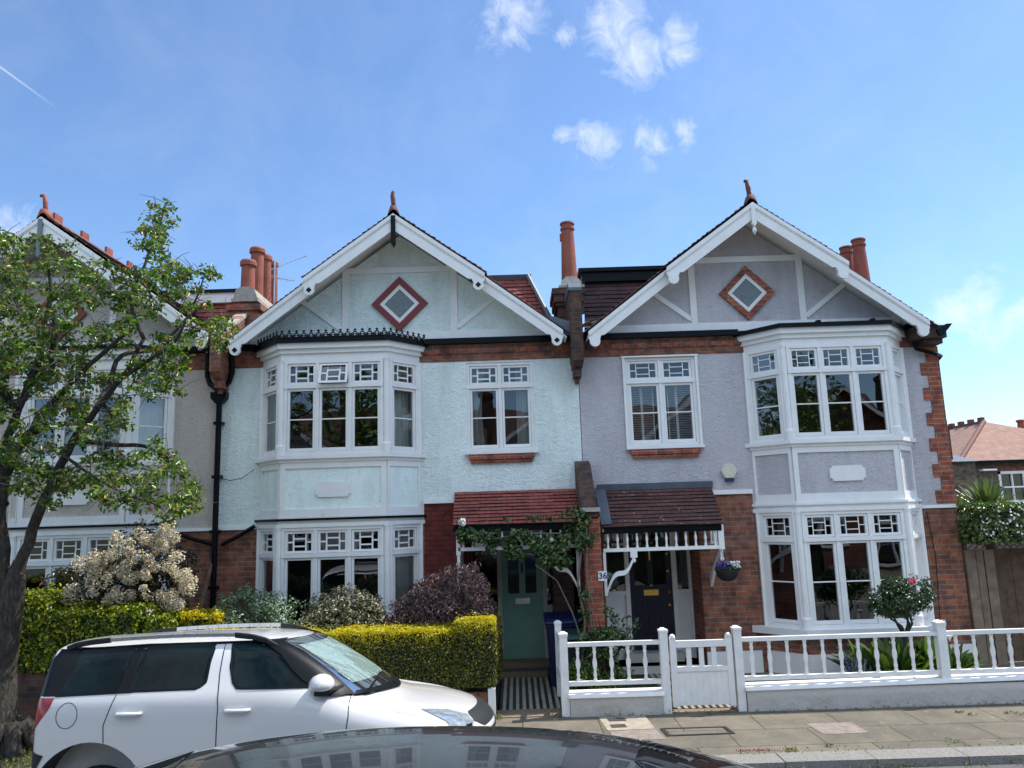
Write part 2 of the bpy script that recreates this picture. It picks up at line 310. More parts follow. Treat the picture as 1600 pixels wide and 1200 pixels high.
M['leaf_rose'] = leafmat('rose_leaf', [(0, (.02, .05, .015)), (.7, (.07, .13, .03)), (1, (.20, .26, .08))], .25, .3)
M['leaf_lush'] = leafmat('lush_leaf', [(0, (.02, .055, .01)), (.7, (.07, .14, .018)), (1, (.18, .28, .03))], .25, .3)
M['petalw'] = leafmat('white_petal', [(0, (.7, .7, .66)), (1, (.8, .8, .76))], .6, .2)
M['petalp'] = leafmat('pink_petal', [(0, (.65, .08, .18)), (1, (.75, .2, .3))], .5, .2)
M['petalv'] = leafmat('violet_petal', [(0, (.06, .03, .22)), (1, (.12, .06, .35))], .5, .2)
M['leaf_yucca'] = leafmat('sword_leaf', [(0, (.05, .10, .03)), (1, (.20, .28, .07))], .35, .2)
M['weed'] = leafmat('weed_leaf', [(0, (.06, .10, .02)), (.7, (.16, .20, .04)), (1, (.35, .28, .12))], .5, .3)
M['suvwhite'] = carpaint('white_car_paint', (.60, .585, .58), 0, .3)
M['darkcar'] = carpaint('dark_car_paint', (.028, .030, .034), .3, .2)
M['redlens'] = carpaint('red_lens', (.28, .003, .006), 0, .15, .4)
M['clearlens'] = plain('clear_lens', (.62, .68, .74), .12, metal=.7, var=.5, scale=22)
M['foil'] = plain('silver_sunshade', (.60, .74, .72), .35, metal=.25, var=.4, scale=45, bmp=.02)

# ------------------------------------------------------------------ mesh helpers
ORG = {}
class MB:
    def __init__(s): s.v = []; s.f = []; s.uv = []
    def add(s, vs, fs, uvs=None):
        b = len(s.v); s.v += [tuple(v) for v in vs]; s.f += [tuple(b+i for i in f) for f in fs]
        s.uv += uvs if uvs else [None]*len(fs); return s
    def box(s, x0, x1, y0, y1, z0, z1):
        x0, x1 = min(x0, x1), max(x0, x1)
        return s.add([(x0, y0, z0), (x1, y0, z0), (x1, y1, z0), (x0, y1, z0), (x0, y0, z1), (x1, y0, z1), (x1, y1, z1), (x0, y1, z1)],
                     [(0, 3, 2, 1), (4, 5, 6, 7), (0, 1, 5, 4), (1, 2, 6, 5), (2, 3, 7, 6), (3, 0, 4, 7)])
    def prism(s, poly, d, fn=None):       # poly of 3D points, extruded by vector d
        n = len(poly); a = [Vector(p) for p in poly]; d = Vector(d)
        return s.add(a+[p+d for p in a], [tuple(range(n-1, -1, -1)), tuple(range(n, 2*n))]+[(i, (i+1) % n, n+(i+1) % n, n+i) for i in range(n)])
    def tube(s, pts, r, n=8, cap=True):
        pts = [Vector(p) for p in pts]; rs = r if isinstance(r, (list, tuple)) else [r]*len(pts); V = []; u = None
        for i, p in enumerate(pts):
            t = (pts[min(i+1, len(pts)-1)]-pts[max(i-1, 0)]).normalized()
            if u is None: u = t.orthogonal().normalized()
            else:
                u = (u-t*u.dot(t)); u = u.normalized() if u.length > 1e-6 else t.orthogonal().normalized()
            w = t.cross(u)
            for k in range(n):
                a = 2*math.pi*k/n; V.append(p+(u*math.cos(a)+w*math.sin(a))*rs[i])
        Fs = [(i*n+k, i*n+(k+1) % n, (i+1)*n+(k+1) % n, (i+1)*n+k) for i in range(len(pts)-1) for k in range(n)]
        if cap: Fs += [tuple(range(n-1, -1, -1)), tuple((len(pts)-1)*n+k for k in range(n))]
        return s.add(V, Fs)
    def lathe(s, c, prof, n=16):
        V = [(c[0]+r*math.cos(2*math.pi*k/n), c[1]+r*math.sin(2*math.pi*k/n), c[2]+z) for r, z in prof for k in range(n)]
        Fs = [(i*n+k, i*n+(k+1) % n, (i+1)*n+(k+1) % n, (i+1)*n+k) for i in range(len(prof)-1) for k in range(n)]
        return s.add(V, Fs+[tuple(range(n-1, -1, -1)), tuple((len(prof)-1)*n+k for k in range(n))])
    def build(s, name, m, parent=None, smooth=False, label=None, bevel=0):
        o0 = Vector(ORG.get(parent.name, (0, 0, 0))) if parent else Vector((0, 0, 0))
        me = bpy.data.meshes.new(name); me.from_pydata([tuple(Vector(v)-o0) for v in s.v], [], s.f)
        if any(s.uv):
            ul = me.uv_layers.new(name='UVMap'); k = 0
            for f, u in zip(s.f, s.uv):
                for j in range(len(f)):
                    if u: ul.data[k].uv = u[j]
                    k += 1
        me.materials.append(M[m] if isinstance(m, str) else m)
        if smooth: me.polygons.foreach_set('use_smooth', [True]*len(me.polygons))
        me.update(); o = bpy.data.objects.new(name, me); COL.objects.link(o)
        if parent: o.parent = parent; ORG[o.name] = tuple(o0)
        if label: o['label'] = label
        if bevel:
            b = o.modifiers.new('bevel', 'BEVEL'); b.width = bevel; b.segments = 2; b.limit_method = 'ANGLE'
        return o
def split_build(mb, name, m, parent, key, **k):
    """one object for each value of key(face centre)"""
    out = {}
    for f, u in zip(mb.f, mb.uv):
        c = sum((Vector(mb.v[i]) for i in f), Vector())/len(f); out.setdefault(key(c), []).append(f)
    r_ = []
    for kk, fs in out.items():
        us = sorted({i for f in fs for i in f}); ix = {q: i for i, q in enumerate(us)}
        q = MB(); q.add([mb.v[i] for i in us], [tuple(ix[i] for i in f) for f in fs]); r_.append(q.build(name, m, parent, **k))
    return r_
def tag(o, label, cat, group=None):
    o['label'] = label; o['category'] = cat
    if group: o['group'] = group
    return o
def thing(name, label, cat, loc, group=None):
    o = bpy.data.objects.new(name, None); COL.objects.link(o); o.location = loc; ORG[o.name] = tuple(loc)
    o.empty_display_size = .2
    return tag(o, label, cat, group)
def struct(name, mb, m, **k):
    o = mb.build(name, m, **k); o['kind'] = 'structure'; return o
def tile_slope(a, b, c, d, m, name, parent, jit=.0, label=None, th=.018):
    """courses of tiles on the quad a(top left) b(top right) c(bottom right) d(bottom left)"""
    a, b, c, d = map(Vector, (a, b, c, d)); L = ((d-a).length+(c-b).length)/2; n = max(2, round(L/.1))
    nrm = (b-a).cross(d-a).normalized()
    if nrm.z < 0: nrm = -nrm
    W = (b-a).normalized(); mb = MB()
    for i in range(n):
        t0, t1 = i/n, (i+1)/n
        p0, p1 = a.lerp(d, t0), b.lerp(c, t0); q0, q1 = a.lerp(d, t1), b.lerp(c, t1)
        lift = nrm*th; ov = (q0-p0)*.12
        # split in pieces along with a little unevenness
        k = max(1, int((p1-p0).length/.33)); 
        for j in range(k):
            s0, s1 = j/k, (j+1)/k
            l_ = lift*(1+random.uniform(-.35, .35)) if jit == 0 else lift
            A, B_, Cc, D = p0.lerp(p1, s0), p0.lerp(p1, s1), q0.lerp(q1, s1)+ov*1, q0.lerp(q1, s0)+ov*1
            C2, D2 = Cc+l_, D+l_
            uv = lambda P, t: ((P-a).dot(W), 50-t*n*.1)
            e = 1e-3
            u = [uv(A, t0), uv(B_, t0), uv(Cc, t1-e), uv(D, t1-e)]
            mb.add([A, B_, C2, D2, D, Cc], [(0, 1, 2, 3), (3, 2, 5, 4), (0, 3, 4), (1, 5, 2)], [u, [u[3], u[2], u[2], u[3]], [u[0], u[3], u[3]], [u[1], u[2], u[2]]])
    return mb.build(name, m, parent, label=label)
def leaves(name, P, Nn, size, m, parent=None, aspect=.5, spread=.9, droop=0, label=None, fold=.25, sizevar=.35):
    """one mesh of folded leaf-shaped faces centred on the points P with rough normals Nn"""
    P = np.asarray(P, float); n = len(P); Nn = np.asarray(Nn, float)
    if parent: P = P-np.array(ORG.get(parent.name, (0, 0, 0)))
    nv = Nn+rng.normal(0, spread, (n, 3)); nv /= np.linalg.norm(nv, axis=1)[:, None]+1e-9
    t = rng.normal(0, 1, (n, 3)); t[:, 2] -= droop; t -= nv*(t*nv).sum(1)[:, None]; t /= np.linalg.norm(t, axis=1)[:, None]+1e-9
    b = np.cross(nv, t); s = size*(1+rng.uniform(-sizevar, sizevar, n))[:, None]
    V = np.empty((n, 6, 3)); w = s*aspect*.5
    V[:, 0] = P-t*s*.5; V[:, 1] = P-t*s*.1+b*w+nv*s*fold*.5; V[:, 2] = P+t*s*.22+b*w*.8+nv*s*fold*.4
    V[:, 3] = P+t*s*.5-nv*s*.12; V[:, 4] = P+t*s*.22-b*w*.8+nv*s*fold*.4; V[:, 5] = P-t*s*.1-b*w+nv*s*fold*.5
    # two quads sharing the midrib 0-3
    F = np.array([[0, 1, 2, 3], [0, 3, 4, 5]])[None]+(np.arange(n)*6)[:, None, None]; F = F.reshape(-1)
    me = bpy.data.meshes.new(name); me.vertices.add(n*6); me.vertices.foreach_set('co', V.reshape(-1))
    me.loops.add(n*8); me.loops.foreach_set('vertex_index', F.astype(np.int32)); me.polygons.add(n*2)
    me.polygons.foreach_set('loop_start', np.arange(0, n*8, 4, dtype=np.int32))
    me.materials.append(M[m]); me.update(calc_edges=True); me.validate()
    o = bpy.data.objects.new(name, me); COL.objects.link(o)
    if parent: o.parent = parent; ORG[o.name] = ORG.get(parent.name, (0, 0, 0))
    if label: o['label'] = label
    return o

# ------------------------------------------------------------------ ground
FY = 12.3; WALLY = 10.15; KERB0, KERB1 = 8.12, 8.42; RZ = -.075
struct('ground', MB().box(-900, 900, -900, 900, -.5, -.14), 'grassy')
struct('road', MB().box(-60, 60, 2.3, KERB0, -.3, RZ), 'asphalt')
struct('pavement', MB().box(-60, 60, KERB1, WALLY+.02, -.3, 0).box(-60, 60, -6, 2.3, -.3, -.005), 'paving')
kb = MB(); x = -30.0
while x < 30:
    kb.box(x+.004, x+.9, KERB0, KERB1, -.3, .006+random.uniform(-.004, .004)); x += .905
struct('kerb', kb, 'kerb')
struct('garden_soil', MB().box(-14, .0-.32, WALLY+.02, 13.5, -.3, .015).box(.55, 1.9, WALLY+.02, 12.4, -.3, .015), 'soil')
struct('gravel_bed', MB().box(2.72, 9, WALLY+.02, 13, -.3, .012), 'gravel')
struct('yard_ground', MB().box(6.9, 60, 12.3, 60, -.3, .008), 'gravel')
struct('tiled_path', MB().box(-.3, .5, 10.50, 12.42, -.2, .018), stripes('green_house_path', -.3, .088))
struct('tiled_path', MB().box(1.92, 2.7, 10.27, 12.42, -.2, .018), stripes('navy_house_path', 1.92, .09))
struct('path_threshold', MB().box(-.34, .5, WALLY-.02, 10.50, -.2, .012).box(1.87, 2.7, WALLY-.02, 10.27, -.2, .010), 'concrete')

# ------------------------------------------------------------------ windows
class Tf:    # local (s along, z up, d outward) -> world
    def __init__(s, o, a, n): s.o = Vector((o[0], o[1], 0)); s.a = Vector((a[0], a[1], 0)).normalized(); s.n = Vector((n[0], n[1], 0)).normalized()
    def __call__(s, u, z, d=0): p = s.o+s.a*u+s.n*d; return (p.x, p.y, z)
def bar(mb, T, s0, s1, z0, z1, d0, d1):
    mb.add([T(s0, z0, d0), T(s1, z0, d0), T(s1, z0, d1), T(s0, z0, d1), T(s0, z1, d0), T(s1, z1, d0), T(s1, z1, d1), T(s0, z1, d1)],
           [(0, 1, 2, 3), (7, 6, 5, 4), (0, 4, 5, 1), (1, 5, 6, 2), (2, 6, 7, 3), (3, 7, 4, 0)])
def slant(mb, T, s0, s1, z0, z1, dt, db, th):   # a bar whose bottom leans out
    mb.add([T(s0, z0, db-th), T(s1, z0, db-th), T(s1, z0, db), T(s0, z0, db), T(s0, z1, dt-th), T(s1, z1, dt-th), T(s1, z1, dt), T(s0, z1, dt)],
           [(0, 1, 2, 3), (7, 6, 5, 4), (0, 4, 5, 1), (1, 5, 6, 2), (2, 6, 7, 3), (3, 7, 4, 0)])
def lattice(mb, T, a, b, c, d, w, lean=None):
    W_, H = b-a, d-c
    def B(s0, s1, z0, z1):
        if lean is None: bar(mb, T, s0, s1, z0, z1, -.028, -.012)
        else:
            f = lambda z: lean*(1-(z-c)/H); slant(mb, T, s0, s1, z0, z1, f(z1)-.012, f(z0)-.012, .016)
    x1, x2 = a+W_*.24, a+W_*.76
    B(x1-w/2, x1+w/2, c, d); B(x2-w/2, x2+w/2, c, d)
    B(a, x1-w/2, c+H*.5-w/2, c+H*.5+w/2); B(x2+w/2, b, c+H*.5-w/2, c+H*.5+w/2)
    B(x1+w/2, x2-w/2, c+H*.26-w/2, c+H*.26+w/2); B(x1+w/2, x2-w/2, c+H*.70-w/2, c+H*.70+w/2)
def lights(fr, pn, T, edges, z0, z1, ztr, lw=.016, barlow=True, open_k=None, jam=.035):
    """frame members + sashes of a row of casements; top lights above ztr"""
    s0, s1 = edges[0], edges[-1]; m = .05
    bar(fr, T, s0, s1, z1-m, z1, -.09, .03); bar(fr, T, s0, s1, z0, z0+m, -.09, .03); bar(fr, T, s0, s1, ztr-.03, ztr+.03, -.09, .042)
    for i, e in enumerate(edges):
        w = .05 if i in (0, len(edges)-1) else .028
        a, b = (e, e+w) if i == 0 else (e-w, e) if i == len(edges)-1 else (e-w, e+w)
        bar(fr, T, a, b, z0+m, ztr-.03, -.09, .028); bar(fr, T, a, b, ztr+.03, z1-m, -.09, .028)
    for i in range(len(edges)-1):
        a = edges[i]+(.05 if i == 0 else .028); b = edges[i+1]-(.05 if i == len(edges)-2 else .028)
        for top in (0, 1):
            c, d = (ztr+.03, z1-m) if top else (z0+m, ztr-.03)
            a2, b2, c2, d2 = a+.004, b-.004, c+.004, d-.004; j = jam
            lean = .11 if (top and open_k == i) else None
            if lean:
                H = d2-c2; f = lambda z: .012+lean*(1-(z-c2)/H)
                for (p, q, r_, t) in ((a2, a2+j, c2, d2), (b2-j, b2, c2, d2), (a2+j, b2-j, d2-j, d2), (a2+j, b2-j, c2, c2+j)):
                    slant(fr, T, p, q, r_, t, f(t), f(r_), .04)
                lattice(fr, T, a2+j, b2-j, c2+j, d2-j, lw, lean)
                pn.add([T(a2+j, c2+j, f(c2+j)-.03), T(b2-j, c2+j, f(c2+j)-.03), T(b2-j, d2-j, f(d2-j)-.03), T(a2+j, d2-j, f(d2-j)-.03)], [(0, 1, 2, 3)])
                continue
            bar(fr, T, a2, a2+j, c2, d2, -.05, .012); bar(fr, T, b2-j, b2, c2, d2, -.05, .012)
            bar(fr, T, a2+j, b2-j, d2-j, d2, -.05, .012); bar(fr, T, a2+j, b2-j, c2, c2+j*(1.0 if top else 1.5), -.05, .012)
            cc = c2+j*(1.0 if top else 1.5)
            if top: lattice(fr, T, a2+j, b2-j, cc, d2-j, lw)
            elif barlow:
                zm = (cc+d2-j)/2; bar(fr, T, a2+j, b2-j, zm-.009, zm+.009, -.03, -.005)
            pn.add([T(a2+j, cc, -.02), T(b2-j, cc, -.02), T(b2-j, d2-j, -.02), T(a2+j, d2-j, -.02)], [(0, 1, 2, 3)])
def curtain(mb, T, s0, s1, z0, z1, d, amp=.022, per=.09, pinch=0.0):
    n = max(8, int((s1-s0)/.012)); mcols = 7; V = []; Fs = []; ph = random.random()*6
    for k in range(mcols+1):
        t = k/mcols; z = z1+(z0-z1)*t
        for i in range(n+1):
            s = s0+(s1-s0)*i/n; sp = s+(s0-s)*pinch*math.sin(t*math.pi*.9)
            V.append(T(sp, z, d+amp*math.sin(s/per*6.28+ph+.5*math.sin(t*3))*(1+.3*math.sin(s*31))))
    for k in range(mcols):
        for i in range(n): b = k*(n+1)+i; Fs.append((b, b+1, b+n+2, b+n+1))
    mb.add(V, Fs)

# ------------------------------------------------------------------ houses
def wall_sheet(mb, X, y, x0, x1, z0, z1, holes, dep=.16):
    xs = sorted({x0, x1, *[h[0] for h in holes], *[h[1] for h in holes]}); zs = sorted({z0, z1, *[h[2] for h in holes], *[h[3] for h in holes]})
    xs = [x for x in xs if x0 <= x <= x1]; zs = [z for z in zs if z0 <= z <= z1]
    for i in range(len(xs)-1):
        for j in range(len(zs)-1):
            cx, cz = (xs[i]+xs[i+1])/2, (zs[j]+zs[j+1])/2
            if any(h[0] < cx < h[1] and h[2] < cz < h[3] for h in holes): continue
            mb.add([(X(xs[i]), y, zs[j]), (X(xs[i+1]), y, zs[j]), (X(xs[i+1]), y, zs[j+1]), (X(xs[i]), y, zs[j+1])], [(0, 1, 2, 3)])
    for h in holes:
        a, b = max(h[0], x0), min(h[1], x1); c, d = max(h[2], z0), min(h[3], z1)
        if a >= b or c >= d: continue
        for (p, q) in (((a, c), (a, d)), ((b, c), (b, d)), ((a, c), (b, c)), ((a, d), (b, d))):
            if (p[1] == q[1] and p[1] not in (h[2], h[3])) or (p[0] == q[0] and p[0] not in (h[0], h[1])): continue
            mb.add([(X(p[0]), y, p[1]), (X(q[0]), y, q[1]), (X(q[0]), y+dep, q[1]), (X(p[0]), y+dep, p[1])], [(0, 1, 2, 3)])
HW = 5.84
def disc(mb, c, r, y0, y1, n=20):
    mb.prism([(c[0]+r*math.cos(2*math.pi*k/n), y0, c[1]+r*math.sin(2*math.pi*k/n)) for k in range(n)], (0, y1-y0, 0))
def house(name, label, xb, m, wallm, bo, st):
    X = lambda u: xb+m*u
    xc = X(HW/2); h = thing(name, label, 'house', (xc, FY, 0), 'houses of the gabled terrace')
    b0, b1, b2, b3 = bo, bo+.45, bo+2.09, bo+2.54; BD = .5
    NEAR, FAR = FY, 17.0
    # --- walls: brick below, render above
    zb, zd = 2.42, 2.74      # brick/render line on the bay side and on the door side
    ground = (b0+.12, b3-.12, .62, 2.36); upper = (b0+.12, b3-.12, 3.5, 4.93)
    w2 = (st['w2'][0], st['w2'][1], 3.50, 4.95); door = (st['door'][0], st['door'][1], .0, 2.42)
    mid = b3+.05
    bw = MB(); wall_sheet(bw, X, FY, 0, mid, -.1, zb, [ground, (mid-.0001, mid, 0, 0)]); bw.build('brick_wall', 'brick' if not st.get('painted') else 'brick', h)
    bw = MB(); wall_sheet(bw, X, FY, mid, HW, -.1, zd, [door]); bw.build('brick_wall', st.get('porchbrick', 'brick'), h)
    rw = MB(); wall_sheet(rw, X, FY, 0, mid, zb, 4.98, [upper]); wall_sheet(rw, X, FY, mid, HW, zd, 4.98, [w2])
    gx = HW/2+st.get('goff', .03); gw = st.get('gw', 0); AP = 7.335+st.get('ap', 0); gz = 7.16+st.get('ap', 0); gh = 2.58
    rw.add([(X(gx-gh-.06), FY, 5.26), (X(gx+gh+.06), FY, 5.26), (X(gx), FY, gz)], [(0, 1, 2)])
    rw.build('rendered_wall', wallm, h)
    bb = MB().box(X(.0), X(b0+.02), FY-.012, FY+.1, 4.98, 5.27).box(X(b3-.02), X(HW), FY-.012, FY+.1, 4.98, 5.27); 
    bb.box(X(b3-.02), X(HW), FY-.03, FY-.012, 5.10, 5.27)
    # dentil headers in the band
    u = b3+.05
    while u < HW-.1:
        bb.box(X(u), X(u+.10), FY-.05, FY-.03, 5.11, 5.18); u += .2
    split_build(bb, 'brick_band', 'bandbrick', h, lambda c: (c.x-X((b0+b3)/2))*m > 0)
    mo = MB().box(X(mid), X(min(st['w2'][0]-.0, mid+.35) if 0 else HW-.02), FY-.035, FY+.02, zd-.035, zd+.035)
    mo.box(X(.02), X(b0-.05), FY-.03, FY+.02, zb-.03, zb+.02)
    split_build(mo, 'string_course', 'white' if st['k'] != 'L' else 'oldwhite', h, lambda c: (c.x-X((b0+b3)/2))*m > 0)
    if st.get('quoin'):
        q = MB(); z = zb+.04; i = 0
        while z < 4.97:
            wd_ = .30 if i % 2 == 0 else .195
            q.box(X(-.012), X(wd_), FY-.014, FY+.05, z, min(z+.205, 4.98)); z += .205; i += 1
        q.build('corner_bricks', 'quoin', h)
    # --- shell and rooms
    sh = MB()
    for u in (0.001, HW-.001): sh.add([(X(u), FY+.001, -.1), (X(u), FAR, -.1), (X(u), FAR, 5.3), (X(u), FY+.001, 5.3)], [(0, 1, 2, 3)])
    sh.add([(X(0), FAR, -.1), (X(HW), FAR, -.1), (X(HW), FAR, 5.3), (X(0), FAR, 5.3)], [(0, 1, 2, 3)])
    sh.build('rear_and_side_walls', 'brick', h)
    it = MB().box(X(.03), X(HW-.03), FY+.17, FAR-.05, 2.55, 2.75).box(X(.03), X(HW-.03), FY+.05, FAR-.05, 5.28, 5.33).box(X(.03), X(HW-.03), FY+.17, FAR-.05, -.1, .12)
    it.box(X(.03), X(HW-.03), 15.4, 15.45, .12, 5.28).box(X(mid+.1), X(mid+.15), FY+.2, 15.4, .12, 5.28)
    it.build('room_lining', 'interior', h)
    # --- bay
    def ring(o):
        return [(X(b0-1.41*o), FY+.01), (X(b1-.41*o), FY-BD-o), (X(b2+.41*o), FY-BD-o), (X(b3+1.41*o), FY+.01)]
    def bayprism(mb, o, z0, z1): mb.prism([(x, y, z0) for x, y in ring(o)], (0, 0, z1-z0))
    faces = [(ring(0)[i], ring(0)[i+1]) for i in range(3)]
    Ts = []
    for (p, q) in faces:
        a = Vector((q[0]-p[0], q[1]-p[1])); nn_ = Vector((a.y, -a.x)); 
        if nn_.y > 0: nn_ = -nn_
        Ts.append((Tf(p, a, nn_), a.length))
    def bay_window(nm, z0, z1, ztr, lowbar, opened=None, curt=()):
        fr, pn = MB(), MB()
        for k, (T, Ln) in enumerate(Ts):
            if k == 1: lights(fr, pn, T, [.05, Ln*.345, Ln*.655, Ln-.05], z0, z1, ztr, st['lw'], lowbar, opened)
            else: lights(fr, pn, T, [.06 if k == 0 else .05, Ln-(.05 if k == 0 else .06)], z0, z1, ztr, st['lw'], lowbar)
        for (x, y) in ring(.0)[1:3]:
            fr.tube([(x, y, z0), (x, y, z0+.14)], .078, 12); fr.tube([(x, y, z0+.14), (x, y, z0+.17), (x, y, z1-.06), (x, y, z1)], [.075, .055, .05, .062], 12)
            for dx in (-1, 1): fr.tube([(x+dx*.062, y+.012, z0), (x+dx*.062, y+.012, z1)], .018, 8)
        for (x, y), dx in ((ring(0)[0], m), (ring(0)[3], -m)): fr.box(x-.05 if dx*1 < 0 else x-.03, x+.03 if dx < 0 else x+.05, FY-.05, FY+.02, z0, z1)
        w = fr.build('window', st['paint'], h, label=nm)
        pn.build('pane', 'glass', w)
        cu = MB()
        for (k, a, b, pin) in curt:
            T, Ln = Ts[k]; curtain(cu, T, Ln*a, Ln*b, z0+.03, z1-.02, -.13, pinch=pin)
        if curt: cu.build('curtain', 'curtain', w)
        return w
    up = bay_window('wide upstairs bay window', 3.49, 4.97, 4.555, True, st.get('open'), st['cu'])
    lo = bay_window('wide ground floor bay window', .72 if st['k'] != 'R' else .70, 2.40, 1.985, st['k'] == 'R', None, st['cl'])
    # sills
    s_ = MB(); bayprism(s_, .075, 3.43, 3.49); bayprism(s_, .03, 3.38, 3.43); s_.build('sill', st['paint'], up)
    s_ = MB(); bayprism(s_, .16 if st['k'] == 'R' else .1, .60, .70 if st['k'] == 'R' else .72); s_.build('sill', st['paint'], lo)
    # panel
    pc = MB(); bayprism(pc, -.012, 2.5, 3.38); pc.build('bay_panel', wallm if st['k'] != 'M' else 'mintflat', h)
    pf = MB()
    for k, (T, Ln) in enumerate(Ts):
        e = .085 if k == 1 else .055
        bar(pf, T, 0.01, Ln-.01, 3.29, 3.38, -.04, .012); bar(pf, T, 0.01, Ln-.01, 2.56, 2.67, -.04, .012)
        bar(pf, T, .01, e, 2.67, 3.29, -.04, .012); bar(pf, T, Ln-e, Ln-.01, 2.67, 3.29, -.04, .012)
    pf.build('bay_panel_frame', st['paint'], h)
    T, Ln = Ts[1]; cx = Ln/2; c = .045; hw_, hh_, zc = .27, .115, 2.96
    pl = []
    for sx, sz in ((-1, -1), (1, -1), (1, 1), (-1, 1)):
        arc = [(cx+sx*(hw_-c*math.sin(t)), zc+sz*(hh_-c*math.cos(t))) for t in (0, math.pi/4, math.pi/2)]
        arc = [(cx+sx*hw_, zc+sz*(hh_-c)), (cx+sx*(hw_-c*.75), zc+sz*(hh_-c*.75)), (cx+sx*(hw_-c), zc+sz*hh_)]
        if sx*sz < 0: arc = arc[::-1]
        pl += arc
    o = Vector(T(0, 0, 0)); MB().prism([T(s, z, -.012) for s, z in pl], Vector(T(0, 0, .03))-o).build('plaque', st['plq'], h)
    # mouldings between floors
    mb = MB(); bayprism(mb, .02, 2.44, 2.56); bayprism(mb, .05, 2.40, 2.455)
    if st['k'] == 'R': bayprism(mb, .055, 2.50, 2.535)
    mb.build('bay_moulding', st['paint'], h)
    if st['k'] != 'R':
        mb = MB(); bayprism(mb, .07, 2.50, 2.535); mb.build('bay_drip_edge', 'black', h)
    mb = MB(); bayprism(mb, .015, 4.97, 5.08); bayprism(mb, .05, 5.08, 5.15); bayprism(mb, .095, 5.15, 5.235); mb.build('bay_cornice', st['paint'], h)
    mb = MB(); bayprism(mb, .14, 5.235, 5.30)
    mb.box(X(.05), X(b0-.1), FY-.13, FY-.01, 5.255, 5.345); mb.box(X(b3+.1), X(HW-.06), FY-.13, FY-.01, 5.255, 5.345)
    if st['k'] == 'R':
        for u in (b1+.2, b1+1.05): mb.box(X(u), X(u+.06), FY-BD-.15, FY-BD-.05, 5.30, 5.33)
    mb.build('gutter', 'black', h)
    # bay base wall
    mb = MB(); bayprism(mb, -.02, .30, .62); mb.build('bay_base', 'brick', h)
    mb = MB(); bayprism(mb, .02, -.1, .33 if st['k'] == 'R' else .2); mb.box(X(0), X(b0-.1), FY-.03, FY+.02, -.1, .33); mb.box(X(b3+.1), X(st['door'][0]), FY-.03, FY+.02, -.1, .33); mb.build('plinth', 'white' if st['k'] == 'R' else 'render', h)
    if st['k'] == 'M':      # iron cresting on the bay roof
        cr = MB()
        RR = ring(.09)
        for i in range(3):
            p, q = Vector((*RR[i], 5.30)), Vector((*RR[i+1], 5.30)); Ln = (q-p).length; n = max(3, round(Ln/.112)); t = (q-p)/Ln
            cr.tube([p+Vector((0, 0, .012)), q+Vector((0, 0, .012))], .014, 6); cr.tube([p+Vector((0, 0, .055)), q+Vector((0, 0, .055))], .008, 5)
            for j in range(n):
                c_ = p+t*(Ln*(j+.5)/n)+Vector((0, 0, .058)); pts = [c_+t*.034*math.cos(a)+Vector((0, 0, .034*math.sin(a))) for a in np.linspace(0, 2*math.pi, 11)]
                cr.tube(pts, .011, 5, False)
                e = p+t*(Ln*j/n)
                cr.tube([e, e+Vector((0, 0, .075))], .010, 5)
                a0 = c_+Vector((0, 0, .034)); cr.tube([a0, a0+Vector((0, 0, .052))], [.012, .010], 5)
                cr.tube([a0+t*-.022+Vector((0, 0, .032)), a0+t*.022+Vector((0, 0, .032))], .010, 5)
                cr.tube([c_-t*.075+Vector((0, 0, -.06)), c_-t*.03+Vector((0, 0, -.01))], .009, 5); cr.tube([c_+t*.075+Vector((0, 0, -.06)), c_+t*.03+Vector((0, 0, -.01))], .009, 5)
        cr.build('roof_cresting', 'black', h)
    # --- two-light window over the door
    T = Tf((X(0), FY+.05), (m, 0), (0, -1)); fr, pn = MB(), MB(); a, b = w2[0], w2[1]
    lights(fr, pn, T, [a, (a+b)/2, b], w2[2], w2[3], 4.555, st['lw'])
    bar(fr, T, a-.05, b+.05, 3.455, 3.50, -.02, .14)
    if st['k'] == 'R': bar(fr, T, a-.055, b+.055, 4.95, 4.975, .0, .085); bar(fr, T, a-.04, a, 3.5, 4.95, .03, .075); bar(fr, T, b, b+.04, 3.5, 4.95, .03, .075)
    w = fr.build('window', st['paint'], h, label='two-light window over the front door'); pn.build('pane', 'glass', w)
    if st['k'] == 'M':
        cu = MB(); curtain(cu, T, a+.06, a+.30, 3.6, 4.9, -.13, per=.07, pinch=.25); curtain(cu, T, b-.28, b-.06, 3.6, 4.9, -.13, per=.07, pinch=-.3); cu.build('curtain', 'curtain', w)
        MB().box(X(a+.08), X(a+.3), FY+.3, FY+.5, 3.5, 3.9).build('cardboard_box', 'card', w)
    if st['k'] == 'R':
        sh_ = MB()
        for (p, q, r_) in ((a+.06, a+.30, 0), (a+.30, a+.45, 0), (b-.47, b-.27, 0), (b-.27, b-.06, 0)):
            for (s0, s1) in ((p, p+.02), (q-.02, q)): bar(sh_, T, s0, s1, 3.55, 4.52, -.16, -.14)
            z = 3.57
            while z < 4.5:
                sh_.add([T(p+.02, z, -.17), T(q-.02, z, -.17), T(q-.02, z+.018, -.13), T(p+.02, z+.018, -.13)], [(0, 1, 2, 3)]); z += .038
        sh_.build('shutter', 'white', w)
    bs = MB(); bar(bs, T, a+.02, b-.02, 3.37, 3.455, .045, .13); bar(bs, T, a+.05, b-.05, 3.31, 3.37, .045, .10); bs.build('sill', 'quoin', w)
    # --- gable timbers
    gt = MB(); y0, y1 = FY-.025, FY+.0
